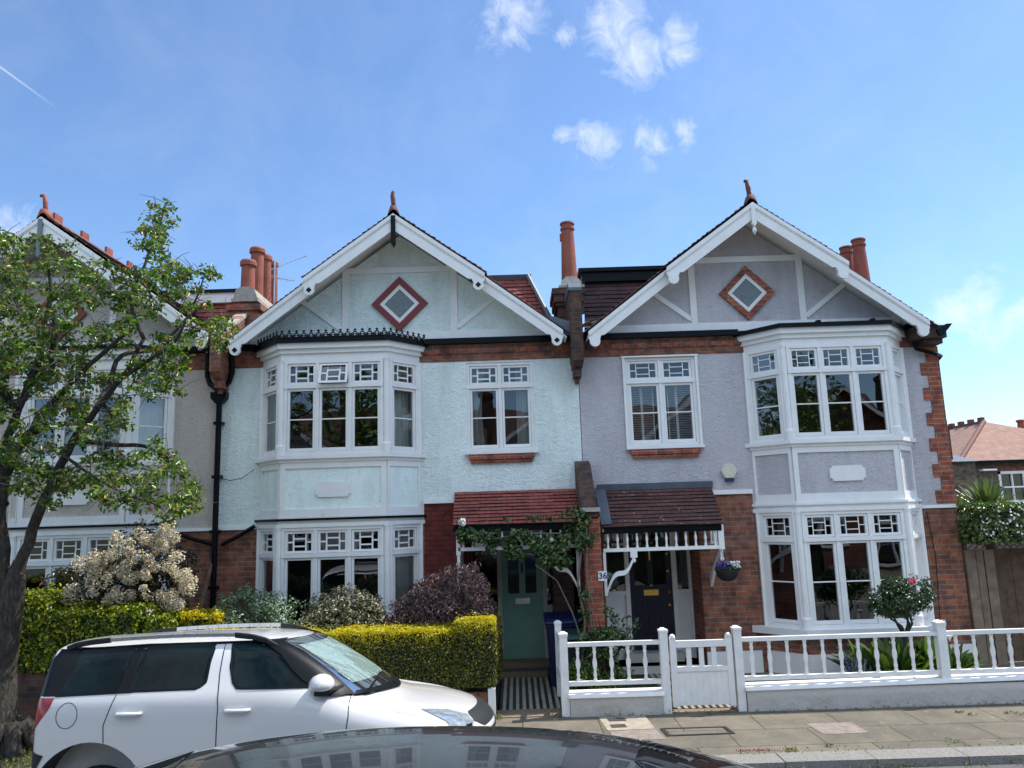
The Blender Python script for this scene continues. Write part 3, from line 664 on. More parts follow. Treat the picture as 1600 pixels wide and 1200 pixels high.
    def board(p, q, w, y0=y0, y1=y1, mb=gt):
        p, q = Vector((p[0], 0, p[1])), Vector((q[0], 0, q[1])); d = (q-p).normalized(); nn_ = Vector((-d.z, 0, d.x))*(w/2)
        mb.prism([(v.x, y0, v.z) for v in (p+nn_, q+nn_, q-nn_, p-nn_)], (0, y1-y0, 0))
    c_ = X(gx); e = .895
    board((c_-e+.055, 6.56), (c_+e-.055, 6.56), .10); board((c_-e, 5.49), (c_-e, 6.61), .105); board((c_+e, 5.49), (c_+e, 6.61), .105)
    for s in (-1, 1): board((c_+s*(e+.05), 5.56), (c_+s*1.62, 6.08), .08, y0+.004)
    gt.box(c_-2.45, c_+2.45, FY-.03, FY, 5.34, 5.49)
    gt.build('gable_timbers', 'oldwhite' if st['k'] == 'M' else 'white', h)
    # diamond window
    dz = 5.975
    def dia(r): return [(c_+r*m*0+sx*r, dz+sz*r) for sx, sz in ((0, -1), (1, 0), (0, 1), (-1, 0))]
    def dring(mb, ro, ri, y0, y1):
        A, B_ = dia(ro), dia(ri)
        for i in range(4):
            j = (i+1) % 4; mb.prism([(A[i][0], y0, A[i][1]), (A[j][0], y0, A[j][1]), (B_[j][0], y0, B_[j][1]), (B_[i][0], y0, B_[i][1])], (0, y1-y0, 0))
    f1 = MB(); dring(f1, .465, .33, FY-.045, FY); w = f1.build('window', st['dia'], h, label='small diamond window in the gable')
    f2 = MB(); dring(f2, .33, .25, FY-.03, FY); f2.build('frame', 'white', w)
    MB().add([(x, FY-.012, z) for x, z in dia(.25)], [(0, 1, 2, 3)]).build('pane', 'obsc', w)
    # --- roof
    Yf = FY-.62
    for s in (-1, 1):
        E = 1.45; zr = lambda u: AP-.72*u if u <= E else AP-.72*E-.76*(u-E)
        top = lambda u, y: (c_+s*u, y, zr(u))
        tile_slope(top(0, 14.9), top(0, Yf), top(E, Yf), top(E, 14.9), 'tileold', 'roof_slope', h)
        tile_slope(top(E, 14.9), top(E, Yf+.2), top(2.80+gw, Yf+.2), top(2.80+gw, 14.9), 'tileold', 'roof_slope', h)
        # underside boarding
        so_ = MB(); so_.prism([(c_+s*.02, Yf+.03, AP-.08), (c_+s*E, Yf+.03, zr(E)-.08), (c_+s*E, 15, zr(E)-.08), (c_+s*.02, 15, AP-.08)], (0, 0, -.02))
        so_.prism([(c_+s*E, Yf+.22, zr(E)-.09), (c_+s*2.7, Yf+.22, zr(2.7)-.09), (c_+s*2.7, 15, zr(2.7)-.09), (c_+s*E, 15, zr(E)-.09)], (0, 0, -.02))
        so_.build('soffit', 'white', h)
        # barge boards
        bg = MB()
        def barge(u0, u1, y, k, dz_, cdz):
            zt = lambda u: zr(u)-dz_
            X_ = lambda u: c_+s*u
            P = [(u0, zt(u0)), (u1, zt(u1)), (u1, zt(u1)-.12), (u1-.03, zt(u1)-.15), (u1-.17, zt(u1)-.165), (u1-.20, zt(u1-.20)-k*.86), (u1-.26, zt(u1-.26)-k), (u0, zt(u0)-k)]
            bg.prism([(X_(a_), y, b_) for a_, b_ in P], (0, .045, 0))
            bg.prism([(X_(a_), y-.022, b_) for a_, b_ in ((u0, zt(u0)), (u1, zt(u1)), (u1, zt(u1)-.07), (u0, zt(u0)-.07))], (0, .022, 0))
            bg.prism([(X_(a_), y-.011, b_) for a_, b_ in ((u0, zt(u0)-.07), (u1-.02, zt(u1-.02)-.07), (u1-.02, zt(u1-.02)-.092), (u0, zt(u0)-.092))], (0, .011, 0))
            cc = (X_(u1-.10), zt(u1)-cdz); disc(bg, cc, .083, y-.008, y+.05)
            return cc
        cs = [barge(0.0, E-.02, Yf-.04, .27, .05, .19), barge(E-.13, 2.64+gw, Yf+.16, .25, .045, .16)]
        bo_ = bg.build('bargeboard', st['paint'] if st['k'] != 'L' else 'white', h)
        if st['k'] != 'R':
            qf = MB()
            for i, cc in enumerate(cs):
                y = Yf-.052 if i == 0 else Yf+.148
                for ax, az in ((.022, 0), (-.022, 0), (0, .022), (0, -.022)): disc(qf, (cc[0]+ax, cc[1]+az), .019, y-.004+abs(ax)*.02, y, 10)
            split_build(qf, 'quatrefoil', 'black', bo_, lambda c: abs(c.x-c_) > 2)
    mb = MB().prism([(c_-.035, Yf-.075, AP-.09), (c_+.035, Yf-.075, AP-.09), (c_+.035, Yf-.075, 6.78 if st['k'] != 'R' else 6.92), (c_, Yf-.075, 6.72 if st['k'] != 'R' else 6.87), (c_-.035, Yf-.075, 6.78 if st['k'] != 'R' else 6.92)], (0, .07, 0))
    if st['k'] == 'R': mb.lathe((c_, Yf-.04, 6.75), [(.005, 0), (.035, .05), (.038, .075), (.02, .11), (.03, .12)], 12)
    mb.build('gable_pendant', st['pend'], h)
    # ridge and finial
    mb = MB()
    for i in range(12):
        y = Yf-.02+i*.27; mb.prism([(c_-.10, y, AP+-0.070), (c_-.03, y, AP+0.025), (c_+.03, y, AP+0.025), (c_+.10, y, AP+-0.070)], (0, .265, 0))
        if st['k'] == 'L' and i % 3 == 1: crest = MB().box(c_-.02, c_+.02, y+.02, y+.24, AP+.02, AP+.15).build('ridge_crest', 'terra', h)
    mb.build('ridge_tiles', 'terrad' if st['k'] != 'R' else 'tileold', h)
    f = MB(); y = Yf+.02; f.prism([(c_-.10, y-.04, AP+-0.070), (c_-.045, y-.04, AP+0.100), (c_+.045, y-.04, AP+0.100), (c_+.10, y-.04, AP+-0.070)], (0, .16, 0))
    g_ = -1 if st['k'] != 'R' else 1; 
    f.tube([(c_-.0, y+.03, AP+0.050), (c_-.01, y+.03, AP+0.170), (c_-.01, y+.03, AP+0.210), (c_-.025, y+.03, AP+0.290), (c_-.012-.03*st.get('hook', 0), y+.03, AP+0.350), (c_-.03-.07*st.get('hook', 0), y+.03, AP+0.350+.01*(1-st.get('hook', 0)))], [.045, .035, .042, .032, .034, .026], 10)
    f.build('finial', st['fin'], h, smooth=True)
    # small main roof between the gables at the party walls
    return h, X, Ts, ring
M['mintflat'] = roughcast('mint_smooth_render', (.80, .905, .88), .008)
LEFT = house('terraced_house', 'pinkish grey rendered house half hidden behind the street tree, far left', -4.76, -1, 'pinkgrey', .72,
   dict(k='L', w2=(4.02, 5.10), door=(4.1, 5.6), lw=.016, paint='white', plq='white', dia='terra', pend='grey', fin='terra', hook=1, goff=-.25, ap=.13,
        cu=[(0, .1, .9, 0), (2, .1, .9, 0), (1, .05, .2, 0)], cl=[]))
MIDH = house('terraced_house', 'mint green rendered house with iron cresting on its bay and a green door', -4.76, 1, 'mint', .72,
   dict(k='M', w2=(4.02, 5.10), door=(4.02, 5.62), lw=.024, paint='oldwhite', plq='oldwhite', dia='dullred', pend='black', fin='terrad', open=1, hook=0, porchbrick='paintbrick',
        cu=[(0, .12, .92, 0), (2, .1, .95, 0)], cl=[(2, .2, .95, 0), (0, .3, .9, 0)]))
RIGHT = house('terraced_house', 'lilac grey rendered end house with brick corner and navy door', 6.93, -1, 'lilac', .60,
   dict(k='R', w2=(3.95, 5.09), door=(4.08, 5.58), lw=.013, paint='white', plq='white', dia='quoin', pend='white', fin='terrad', hook=.6, quoin=True, goff=.09, gw=.05,
        cu=[], cl=[(2, .02, .2, 0)]))
HL, HM, HR = LEFT[0], MIDH[0], RIGHT[0]

# ------------------------------------------------------------------ party walls, chimneys, dormers, pipes
PX0, PX1, PX2 = -4.76, 1.08, 6.93
def party_pier(x, h, w=.095, zt=5.98):
    mb = MB(); mb.box(x-w, x+w, FY-.46, FY+.9, 4.86, zt)
    mb.prism([(x-w, FY-.46, 4.86), (x+w, FY-.46, 4.86), (x+w-.02, FY-.36, 4.76), (x-w+.02, FY-.36, 4.76)], (0, .36, 0))
    mb.box(x-.06, x+.06, FY-.30, FY, 4.62, 4.76); mb.box(x-.03, x+.03, FY-.22, FY, 4.54, 4.62)
    if h is HL: mb.prism([(x-w, FY-.46, zt), (x-w, FY+.9, zt), (x-w, FY+.9, 6.1), (x-w, FY+.5, 6.0)], (2*w, 0, 0))
    mb.build('party_wall', 'darkbrick' if h is HM else 'bandbrick', h)
    if h is HM: MB().box(x-.11, x+.11, FY-.48, FY+.9, zt, zt+.05).prism([(x-.10, FY-.47, zt+.05), (x+.10, FY-.47, zt+.05), (x+.10, FY-.30, zt+.18), (x-.10, FY-.30, zt+.18)], (0, 1.1, 0)).build('coping', 'lead', h)
party_pier(PX1-.03, HM); party_pier(PX0+.10, HL, .085, 5.42)
# valley gutters between gables
MB().add([(PX1-.55, FY-.30, 5.60), (PX1-.12, FY-.36, 5.42), (PX1-.12, FY+.8, 5.55), (PX1-.55, FY+.8, 5.75)], [(0, 1, 2, 3)]).add([(PX1+.06, FY-.36, 5.45), (PX1+.32, FY-.32, 5.55), (PX1+.32, FY+.8, 5.75), (PX1+.06, FY+.8, 5.6)], [(0, 1, 2, 3)]).add([(PX1-.46, FY-.33, 5.62), (PX1-.10, FY-.36, 5.50), (PX1-.12, FY-.34, 5.28), (PX1-.3, FY-.34, 5.30)], [(0, 1, 2, 3)]).build('valley_flashing', 'lead', HM)
# chimney between the mint and the lilac house
def pot_profile(hh, r0, r1): return [(r0, 0), (r0*.98, .02), (r1*1.05, hh-.16), (r1*1.02, hh-.15), (r1*1.22, hh-.13), (r1*1.22, hh-.10), (r1*1.08, hh-.09), (r1*1.08, hh-.04), (r1*1.25, hh-.03), (r1*1.2, hh), (r1*.9, hh), (r1*.85, hh-.1)]
ch = MB().box(.84, 1.20, 12.9, 13.6, 4.9, 6.02).box(.80, 1.25, 12.86, 13.64, 6.02, 6.08).box(.77, 1.28, 12.83, 13.67, 6.08, 6.22).box(.74, 1.31, 12.80, 13.70, 6.22, 6.32)
ch = ch.build('chimney', 'darkbrick', HM)
MB().box(.86, 1.30, 12.78, 13.70, 6.32, 6.36).prism([(.90, 12.82, 6.36), (1.26, 12.82, 6.36), (1.24, 12.84, 6.45), (1.16, 12.86, 6.54), (1.0, 12.86, 6.54), (.91, 12.84, 6.45)], (0, .8, 0)).build('chimney_cap', 'stone', ch)
MB().lathe((1.07, 13.05, 6.48), pot_profile(1.10, .145, .105), 20).box(.93, .97, 13.02, 13.08, 7.25, 7.38).build('chimney_pot', 'terra', ch, smooth=False)
# left chimney stack with four pots
ch = MB().box(-4.88, -4.38, 13.0, 15.0, 4.9, 6.15).box(-4.93, -4.33, 12.95, 15.05, 6.15, 6.25).box(-4.84, -4.42, 13.02, 15.0, 6.25, 6.31)
ch = ch.build('chimney', 'bandbrick', HL)
MB().box(-4.86, -4.39, 12.98, 15.0, 6.31, 6.37).prism([(-4.83, 13.0, 6.37), (-4.41, 13.0, 6.37), (-4.46, 13.0, 6.53), (-4.56, 13.0, 6.58), (-4.71, 13.0, 6.58), (-4.79, 13.0, 6.53)], (0, 1.9, 0)).build('chimney_cap', 'stone', ch)
for i, (x, y, hh, r0, r1) in enumerate([(-4.65, 13.2, .60, .125, .115), (-4.68, 13.75, 1.03, .12, .115), (-4.69, 14.3, 1.08, .11, .09), (-4.72, 14.8, 1.12, .11, .09)]):
    pf = [(r0, 0), (r1, hh-.12), (r1*1.25, hh-.10), (r1*1.25, hh-.03), (r1*1.1, hh), (r1*.8, hh)]
    MB().lathe((x, y, 6.52), pf, 18).build('chimney_pot', 'terra', ch)
# stack at the far right
ch = MB().box(6.2, 6.60, 13.35, 14.2, 4.9, 6.2).box(6.17, 6.63, 13.32, 14.24, 6.2, 6.3).build('chimney', 'darkbrick', HR)
MB().lathe((6.47, 13.6, 6.28), pot_profile(1.02, .15, .105), 20).build('chimney_pot', 'terra', ch)
MB().lathe((6.39, 13.95, 6.28), pot_profile(1.0, .14, .10), 18).build('chimney_pot', 'terra', ch)
# roof dormers (loft extensions)
tile_slope((-1.9, 14.0, 6.86), (.36, 14.0, 6.86), (.86, 13.2, 5.5), (-1.9, 13.2, 5.5), 'tilered', 'dormer_roof', HM)
tile_slope((.36, 14.0, 6.86), (.50, 15.8, 6.86), (1.06, 15.8, 5.5), (.86, 13.2, 5.5), 'tilered', 'dormer_roof', HM)
MB().prism([(-1.9, 13.98, 6.85), (-1.9, 13.92, 6.94), (-1.9, 16, 6.98), (-1.9, 16, 6.85)], (2.32, 0, 0)).tube([(.36, 13.95, 6.92), (.88, 13.17, 5.5)], .045, 8).build('dormer_cap', 'lead', HM)
tile_slope((1.42, 13.9, 6.72), (3.0, 13.9, 6.72), (3.0, 13.3, 5.4), (1.30, 13.3, 5.4), 'tiledark', 'dormer_roof', HR)
MB().box(1.36, 3.0, 13.80, 16.2, 6.72, 6.90).box(1.30, 3.0, 13.74, 16.25, 6.90, 6.97).build('dormer_cap', 'black', HR)
tile_slope((-7.4, 14.1, 6.60), (-5.05, 14.1, 6.60), (-5.0, 13.5, 5.3), (-7.4, 13.5, 5.3), 'tilered', 'dormer_roof', HL)
MB().box(-7.4, -4.95, 14.0, 16.2, 6.60, 6.79).build('dormer_cap', 'white', HL)
MB().box(-7.4, -4.92, 13.96, 16.25, 6.79, 6.85).build('dormer_flat_roof', 'black', HL)
MB().prism([(-4.76, FY-.4, 5.44), (-4.56, FY-.4, 5.44), (-4.56, FY-.4, 5.50), (-4.76, FY-.4, 5.50)], (0, 1.2, .66)).build('parapet_coping', 'stone', HL)
# drain pipes on the party line
pp = MB(); y = FY-.09
def P(px, py, yy=y): return at(px, py, yy)
pp.tube([P(362, 548), P(363, 582), P(358, 597), P(350, 604), P(345, 616)], .042, 10)
pp.tube([P(326, 540), P(324, 588), P(328, 600), P(338, 607), P(342, 616)], .042, 10)
a = P(343, 618); pp.prism([(a.x-.13, y-.06, a.z+.05), (a.x+.13, y-.06, a.z+.05), (a.x+.12, y-.06, a.z-.05), (a.x+.05, y-.06, a.z-.13), (a.x-.05, y-.06, a.z-.13), (a.x-.12, y-.06, a.z-.05)], (0, .13, 0))
pp.tube([(a.x, y, a.z-.1), (a.x, y, .0)], .045, 12)
for z in (4.05, 3.2, 2.35, 1.5): pp.box(a.x-.065, a.x+.065, y-.055, y+.09, z, z+.05)
pp.tube([P(398, 822), P(372, 838), P(346, 851)], .032, 8)
pp.build('downpipe', 'black', HM, smooth=False)
MB().tube([P(280, 834), P(300, 842), P(334, 851)], .032, 8).build('waste_pipe', 'black', HL)
pp = MB(); yy = FY-.12
pp.tube([P(1428, 535, yy), P(1431, 545, yy), P(1463, 553, yy), at(1470, 556, FY+.05), at(1462, 566, FY+.1)], .032, 8)
pp.prism([(6.76, FY-.38, 5.18), (6.93, FY-.38, 5.27), (7.02, FY-.38, 5.27), (6.95, FY-.38, 5.19), (6.86, FY-.38, 5.10), (6.80, FY-.38, 5.08)], (0, 3.2, 0))
pp.build('downpipe', 'black', HR)
MB().box(6.45, 6.93, FY-.34, FY, 5.06, 5.26).box(6.6, 6.90, FY-.26, FY-.0, 4.98, 5.06).build('corbelled_bricks', 'darkbrick', HR)
MB().tube([P(1448, 800, FY-.03), P(1462, 870, FY-.03), P(1470, 990, FY-.03)], .006, 5).build('wall_cable', 'black', HR)
c_ = [at(345+i*9, 747-i*i*.45+0*i if False else 748+3*math.sin(i*.5)-i*.9-.08*i*i, FY-.04) for i in range(8)]
MB().tube([at(343, 747, FY-.04), at(360, 751, FY-.04), at(378, 747, FY-.04), at(398, 733, FY-.04)], .005, 5).build('wall_cable', 'black', HM)

# ------------------------------------------------------------------ porches
def baluster_prof(z0, z1, r):   # (radius, z)
    H = z1-z0; return [(r*.95, 0), (r*.95, .12*H), (r*.6, .16*H), (r*.75, .22*H), (r*.62, .3*H), (r*.9, .42*H), (r*1.0, .5*H), (r*.9, .58*H), (r*.62, .7*H), (r*.75, .78*H), (r*.6, .84*H), (r*.95, .88*H), (r*.95, H)]
def flat_baluster(mb, c, z0, z1, w, th, ax=(1, 0)):
    """sawn flat baluster with a waisted outline"""
    H = z1-z0; pr = [(.42, 0), (.42, .06), (.26, .1), (.40, .17), (.30, .24), (.28, .33), (.46, .42), (.52, .5), (.46, .58), (.28, .67), (.30, .76), (.40, .83), (.26, .9), (.42, .94), (.42, 1)]
    L_ = [(-w*a, z0+H*b) for a, b in pr]; Rr = [(w*a, z0+H*b) for a, b in pr][::-1]
    px, py = ax; poly = L_+Rr
    n = len(pr)
    V = []; 
    for d in (-th/2, th/2):
        for s, z in poly: V.append((c[0]+px*s-py*d, c[1]+py*s+px*d, z))
    N_ = 2*n; Fs = []
    for i in range(n-1):
        a, b = i, i+1; c2, d2 = N_-1-i-1, N_-1-i
        Fs += [(a, b, c2, d2), (N_+d2, N_+c2, N_+b, N_+a)]
    for i in range(N_): j = (i+1) % N_; Fs.append((i, N_+i, N_+j, j))
    mb.add(V, Fs)
def door(parent, x0, x1, z0, z1, y, paint, label, kind):
    mb = MB(); W_ = x1-x0; H = z1-z0
    st_ = .105
    holes = []
    zmid = z0+H*.47
    ztop = z1-.40 if kind == 'M' else z1-.42
    cx = (x0+x1)/2
    glz = []
    if kind == 'M':
        for a, b in ((x0+.10, cx-.05), (cx+.05, x1-.10)): glz.append((a, b, z0+1.02, z0+1.66))
        for k in range(3): w = (W_-.20-.06)/3; glz.append((x0+.10+k*(w+.03), x0+.10+k*(w+.03)+w, z0+1.78, z1-.08))
    else:
        for a, b in ((x0+.09, cx-.045), (cx+.045, x1-.09)): glz.append((a, b, z0+1.02, z0+1.70))
        glz.append((x0+.08, x1-.08, z1-.30, z1-.08))
    bx = []
    wall_sheet(mb, lambda u: u, y, x0, x1, z0, z1, glz, dep=.03)
    # raised panels below
    n = 3; w = (W_-.2-.06*(n-1))/n
    for k in range(n):
        a = x0+.10+k*(w+.06)
        for (p, q, r_, s) in ((a, a+.015, z0+.2, z0+.80), (a+w-.015, a+w, z0+.2, z0+.80), (a+.015, a+w-.015, z0+.2, z0+.215), (a+.015, a+w-.015, z0+.785, z0+.80)): mb.box(p, q, y-.012, y, r_, s)
        mb.box(a+.035, a+w-.035, y-.006, y, z0+.235, z0+.765)
    mb.box(x0, x1, y-.02, y, z0+.0, z0+.06)
    d = mb.build('front_door', paint, parent, label=label)
    g = MB()
    for a, b, c, e in glz: g.add([(a, y+.03, c), (b, y+.03, c), (b, y+.03, e), (a, y+.03, e)], [(0, 1, 2, 3)])
    g.build('door_glass', 'glass', d)
    k = MB()
    zl = z0+.90
    k.box(cx-.12, cx+.12, y-.012, y, zl-.045, zl+.045); k.box(cx-.09, cx+.09, y-.018, y-.012, zl-.02, zl+.02)
    k.build('letterbox', 'brass' if kind == 'R' else 'silver', d)
    k = MB()
    if kind == 'R':
        k.box(cx-.012, cx+.012, y-.03, y-.01, z0+1.42, z0+1.62); k.lathe((cx, y-.02, z0+1.0), [(.0, 0), (.03, .005), (.03, .03), (0, .04)], 12)
        k.lathe((x1-.06, y-.03, z0+.90), [(.01, -.02), (.03, 0), (.03, .02), (.01, .04)], 12)
        for zz in (1.5, 1.22, .68): k.box(x1-.075, x1-.045, y-.02, y, z0+zz, z0+zz+.03)
        k.build('knocker', 'brass', d)
    else:
        k.box(cx-.012, cx+.012, y-.03, y-.01, z0+1.35, z0+1.50); k.build('knocker', 'black', d)
    return d
def porch(h, k, x0, x1, xl, xr, ztop, zb, ybot, tile):
    """tiled canopy xl..xr with a turned frieze, over an opening x0..x1"""
    tl, tr_ = (xl[0], FY-.01, ztop), (xr[0], FY-.01, ztop); bl, br = (xl[1], ybot, zb), (xr[1], ybot, zb)
    cn = tile_slope(tl, tr_, br, bl, tile, 'porch_roof', h)
    MB().prism([(xl[0], FY, ztop-.06), (xl[1]+.02, ybot+.03, zb-.06), (xr[1]-.02, ybot+.03, zb-.06), (xr[0], FY, ztop-.06)], (0, 0, .05)).box(xl[1]+.0, xr[1]-.02, ybot+.02, ybot+.07, zb-.10, zb-.02).build('porch_gutter', 'black', h)
    if k == 'R':
        MB().prism([(xl[0]-.02, FY-.03, ztop-.0), (xr[0]+.02, FY-.03, ztop-.0), (xr[0]+.02, FY-.05, ztop+.10), (xl[0]-.02, FY-.05, ztop+.10)], (0, .05, 0)).prism([(xl[0]-.06, FY, ztop+.03), (xl[0]+.10, FY, ztop+.03), (xl[1]+.12, ybot, zb+.04), (xl[1]-.04, ybot, zb+.04)], (0, 0, .012)).build('lead_flashing', 'lead', h)
# mint house porch
porch(HM, 'M', 0, 0, (-.96, -.93), (.98, .90), 2.87, 2.36, 11.45, 'tileM')
porch(HR, 'R', 0, 0, (1.32, 1.28), (3.10, 3.02), 2.82, 2.27, 11.45, 'tileR')
def frieze(h, x0, x1, y, z0, z1, paint, ret=None):
    fr = MB().box(x0, x1, y-.03, y+.03, z0-.05, z0).box(x0, x1, y-.025, y+.025, z1, z1+.04)
    n = round((x1-x0)/.138)
    base = fr.build('porch_frieze', paint, h)
    for i in range(n):
        x = x0+(i+.5)*(x1-x0)/n; MB().lathe((x, y, z0), baluster_prof(z0, z1, .021), 8).build('spindle', paint, base)
    if ret:
        r_ = MB().box(ret-.03, ret+.03, y-.03, FY, z0-.05, z0).box(ret-.04, ret+.04, y-.04, y+.04, z0-.06, z1+.06); r_.build('frieze_return', paint, base)
        for i in range(4): yy = y+.12+i*.15; MB().lathe((ret, yy, z0), baluster_prof(z0, z1+.05, .021), 8).build('spindle', paint, base)
    return base
def bracket(parent, x, s, y, z0, paint, name='bracket'):
    """curved corner bracket: leg down the wall at x, arm reaching s*0.45 sideways"""
    mb = MB().box(x-.02, x+.02, y-.025, y+.025, z0-.62, z0); n = 10; A, B_ = [], []
    for i in range(n+1):
        t = i/n; px = x+s*(.02+.42*t); pz = z0-.56+.50*(t+.16*math.sin(2*math.pi*(t-.5))*-1)
        A.append((px, pz)); 
    for i in range(n):
        (a, b), (c, d) = A[i], A[i+1]; mb.prism([(a, y-.025, b-.03), (c, y-.025, d-.03), (c, y-.025, d+.035), (a, y-.025, b+.035)], (0, .05, 0))
    mb.box(x+s*.38, x+s*.48, y-.03, y+.03, z0-.09, z0-.0)
    mb.lathe((x+s*.43, y, z0-.17), [(.004, 0), (.028, .02), (.032, .045), (.02, .07), (.025, .085)], 10)
    mb.build(name, paint, parent)
fm = frieze(HM, -.86, .86, 11.52, 2.04, 2.28, 'white', ret=None); bracket(fm, .88, -1, 11.52, 1.99, 'white'); MB().box(-.89, -.83, 11.49, 12.3, 1.93, 2.32).box(-.88, -.84, 11.5, 12.3, 1.4, 1.95).build('porch_post', 'white', fm)
fr_ = frieze(HR, 1.26, 2.98, 11.52, 1.96, 2.20, 'white', ret=2.99); bracket(fr_, 1.27, 1, 11.52, 1.91, 'white')
mb = MB().prism([(2.97, 11.52, 1.91), (2.97, 11.60, 1.91), (2.97, 12.28, 1.45), (2.97, 12.28, 1.30), (2.97, 11.95, 1.62), (2.97, 11.56, 1.80)], (.045, 0, 0)).lathe((2.99, 11.53, 1.72), [(.004, 0), (.028, .02), (.032, .045), (.02, .07), (.025, .19)], 10); mb.build('bracket', 'white', fr_)
# party fin wall between the porches
mb = MB(); x0, x1 = .955, 1.185
mb.prism([(x0, FY, 3.30), (x0, 12.05, 3.22), (x0, 11.36, 2.56), (x0, 11.30, 2.56), (x0, 11.30, 2.40), (x0, FY, 2.40)], (x1-x0, 0, 0))
mb.build('porch_party_wall', 'darkbrick', HM)
MB().box(x0-.03, x1+.03, 11.24, 11.40, 2.50, 2.56).build('fin_cap', 'stone', HM)
MB().box(x0+.01, x1+.02, 11.30, FY, 0, 2.42).build('porch_pier', 'quoin', HM)
MB().box(.55, .95, FY-.0, 13.1, 0, 2.4).build('porch_inner_wall', 'darkbrick', HM)
# recesses
def recess(h, x0, x1, y, mats):
    mb = MB()
    for (a, b) in ((x0, x0-.05), (x1, x1+.05)): mb.box(min(a, b), max(a, b), FY+.02, y+.1, 0, 2.6)
    mb.box(x0, x1, FY+.02, y+.1, 2.40, 2.5); mb.build('porch_lining', mats, h)
recess(HM, -.74, .86, 13.1, 'brick'); recess(HR, 1.355, 2.845, 13.1, 'brick')
MB().box(-.74, .86, 12.42, 13.4, -.1, .10).box(-.4, .55, 12.62, 13.4, .1, .19).build('doorstep', 'concrete', HM)
MB().box(1.355, 2.845, 12.42, 13.4, -.1, .12).box(1.7, 2.6, 12.75, 13.4, .12, .25).build('doorstep', 'cream', HR)
door(HM, -.27, .40, .19, 2.20, 13.06, 'green', 'faded green panelled door with two tall panes', 'M')
door(HR, 1.83, 2.53, .26, 2.26, 13.06, 'navy', 'dark navy panelled door with brass letterbox', 'R')
mb = MB().box(-.34, -.27, 13.0, 13.1, .1, 2.4).box(.40, .47, 13.0, 13.1, .1, 2.4).box(-.27, .40, 13.0, 13.1, 2.2, 2.26).box(.47, .82, 13.02, 13.08, .95, 1.02).box(.80, .86, 13.0, 13.1, .1, 2.4).box(.47, .8, 13.04, 13.08, .1, .95).box(.5, .77, 13.03, 13.04, .2, .88)
df = mb.build('door_frame', 'cream', HM)
split_build(MB().box(.47, .80, 13.06, 13.065, 1.02, 2.4).box(-.74, -.34, 13.06, 13.065, .9, 2.4), 'side_light', 'glass', df, lambda c: c.x > .2)
MB().box(-.74, -.34, 13.05, 13.1, .1, .9).build('side_panel', 'green', df)
mb = MB()
for a, b in ((1.36, 1.42), (1.76, 1.83), (2.53, 2.61), (2.80, 2.845)): mb.box(a, b, 13.0, 13.1, .12, 2.4)
mb.box(1.83, 2.53, 13.0, 13.1, 2.26, 2.30).box(1.42, 1.76, 13.01, 13.09, 1.13, 1.20).box(2.61, 2.80, 13.01, 13.09, 1.13, 1.20).box(1.42, 1.76, 13.04, 13.08, .12, 1.13).box(2.61, 2.80, 13.04, 13.08, .12, 1.13).box(2.63, 2.78, 13.03, 13.04, .3, 1.05)
df = mb.build('door_frame', 'white', HR)
split_build(MB().box(1.42, 1.76, 13.06, 13.065, 1.20, 2.4).box(2.61, 2.80, 13.06, 13.065, 1.20, 2.4), 'side_light', 'glass', df, lambda c: c.x > 2.2)
Tq = Tf((0, 13.15), (1, 0), (0, -1)); cu = MB(); curtain(cu, Tq, 2.60, 2.84, 1.22, 2.38, 0, per=.06, pinch=.0); curtain(cu, Tq, 1.40, 1.5, 1.22, 2.38, 0, per=.05); cu.build('curtain', 'curtain', df)
# porch lamp (lit bulb under the canopy, seen yellow in the photo)
m_, N_, L_, B_ = mat('lamp_glow'); B_.inputs['Emission Color'].default_value = (1, .62, .15, 1); B_.inputs['Emission Strength'].default_value = 3; B_.inputs['Base Color'].default_value = (.6, .4, .1, 1); M['glow'] = m_
lp = at(996, 828, 11.95); MB().lathe((lp.x, 11.95, lp.z-.03), [(.005, 0), (.03, .02), (.03, .05), (.012, .07), (.01, .14)], 12).build('porch_lamp', 'glow', HR)
# number plate on the pier, door number
def text(body, size, loc, m, parent, name, depth=.002):
    cu_ = bpy.data.curves.new(name, 'FONT'); cu_.body = body; cu_.size = size; cu_.extrude = depth; cu_.align_x = 'CENTER'; cu_.align_y = 'CENTER'
    cu_.offset = .003 if size > .1 else 0; cu_.materials.append(M[m]); o = bpy.data.objects.new(name, cu_); COL.objects.link(o); o0 = Vector(ORG[parent.name])
    me = bpy.data.meshes.new_from_object(o); me.transform(Matrix.Translation(Vector(loc)-o0) @ Matrix.Rotation(math.pi/2, 4, 'X')); bpy.data.objects.remove(o)
    o = bpy.data.objects.new(name, me); COL.objects.link(o); o.parent = parent; ORG[o.name] = tuple(o0); return o
M['numblue'] = plain('number_blue', (.02, .03, .12), .4)
q = at(942, 900, 11.29); pl_ = MB().box(q.x-.065, q.x+.055, 11.275, 11.30, q.z-.065, q.z+.065).build('number_plate', 'white', HM)
text('36', .12, (q.x-.003, 11.274, q.z), 'numblue', pl_, 'number_text')
text('36', .085, (2.16, 13.05, .26+1.83), 'brass', HR, 'door_number')
# alarm box
ap = at(1139, 736, FY-.05); ab_ = MB().prism([(ap.x+.13*math.cos(R(60*k)), FY-.075, ap.z+.13*math.sin(R(60*k))) for k in range(6)], (0, .075, 0)).build('alarm_box', 'cream', HR, bevel=.01)
ab_.data.materials[0] = plain('alarm_cream', (.66, .65, .52), .4)
MB().box(ap.x-.065, ap.x+.065, FY-.08, FY-.01, ap.z-.165, ap.z-.116).build('strobe_lens', 'numblue', ab_)
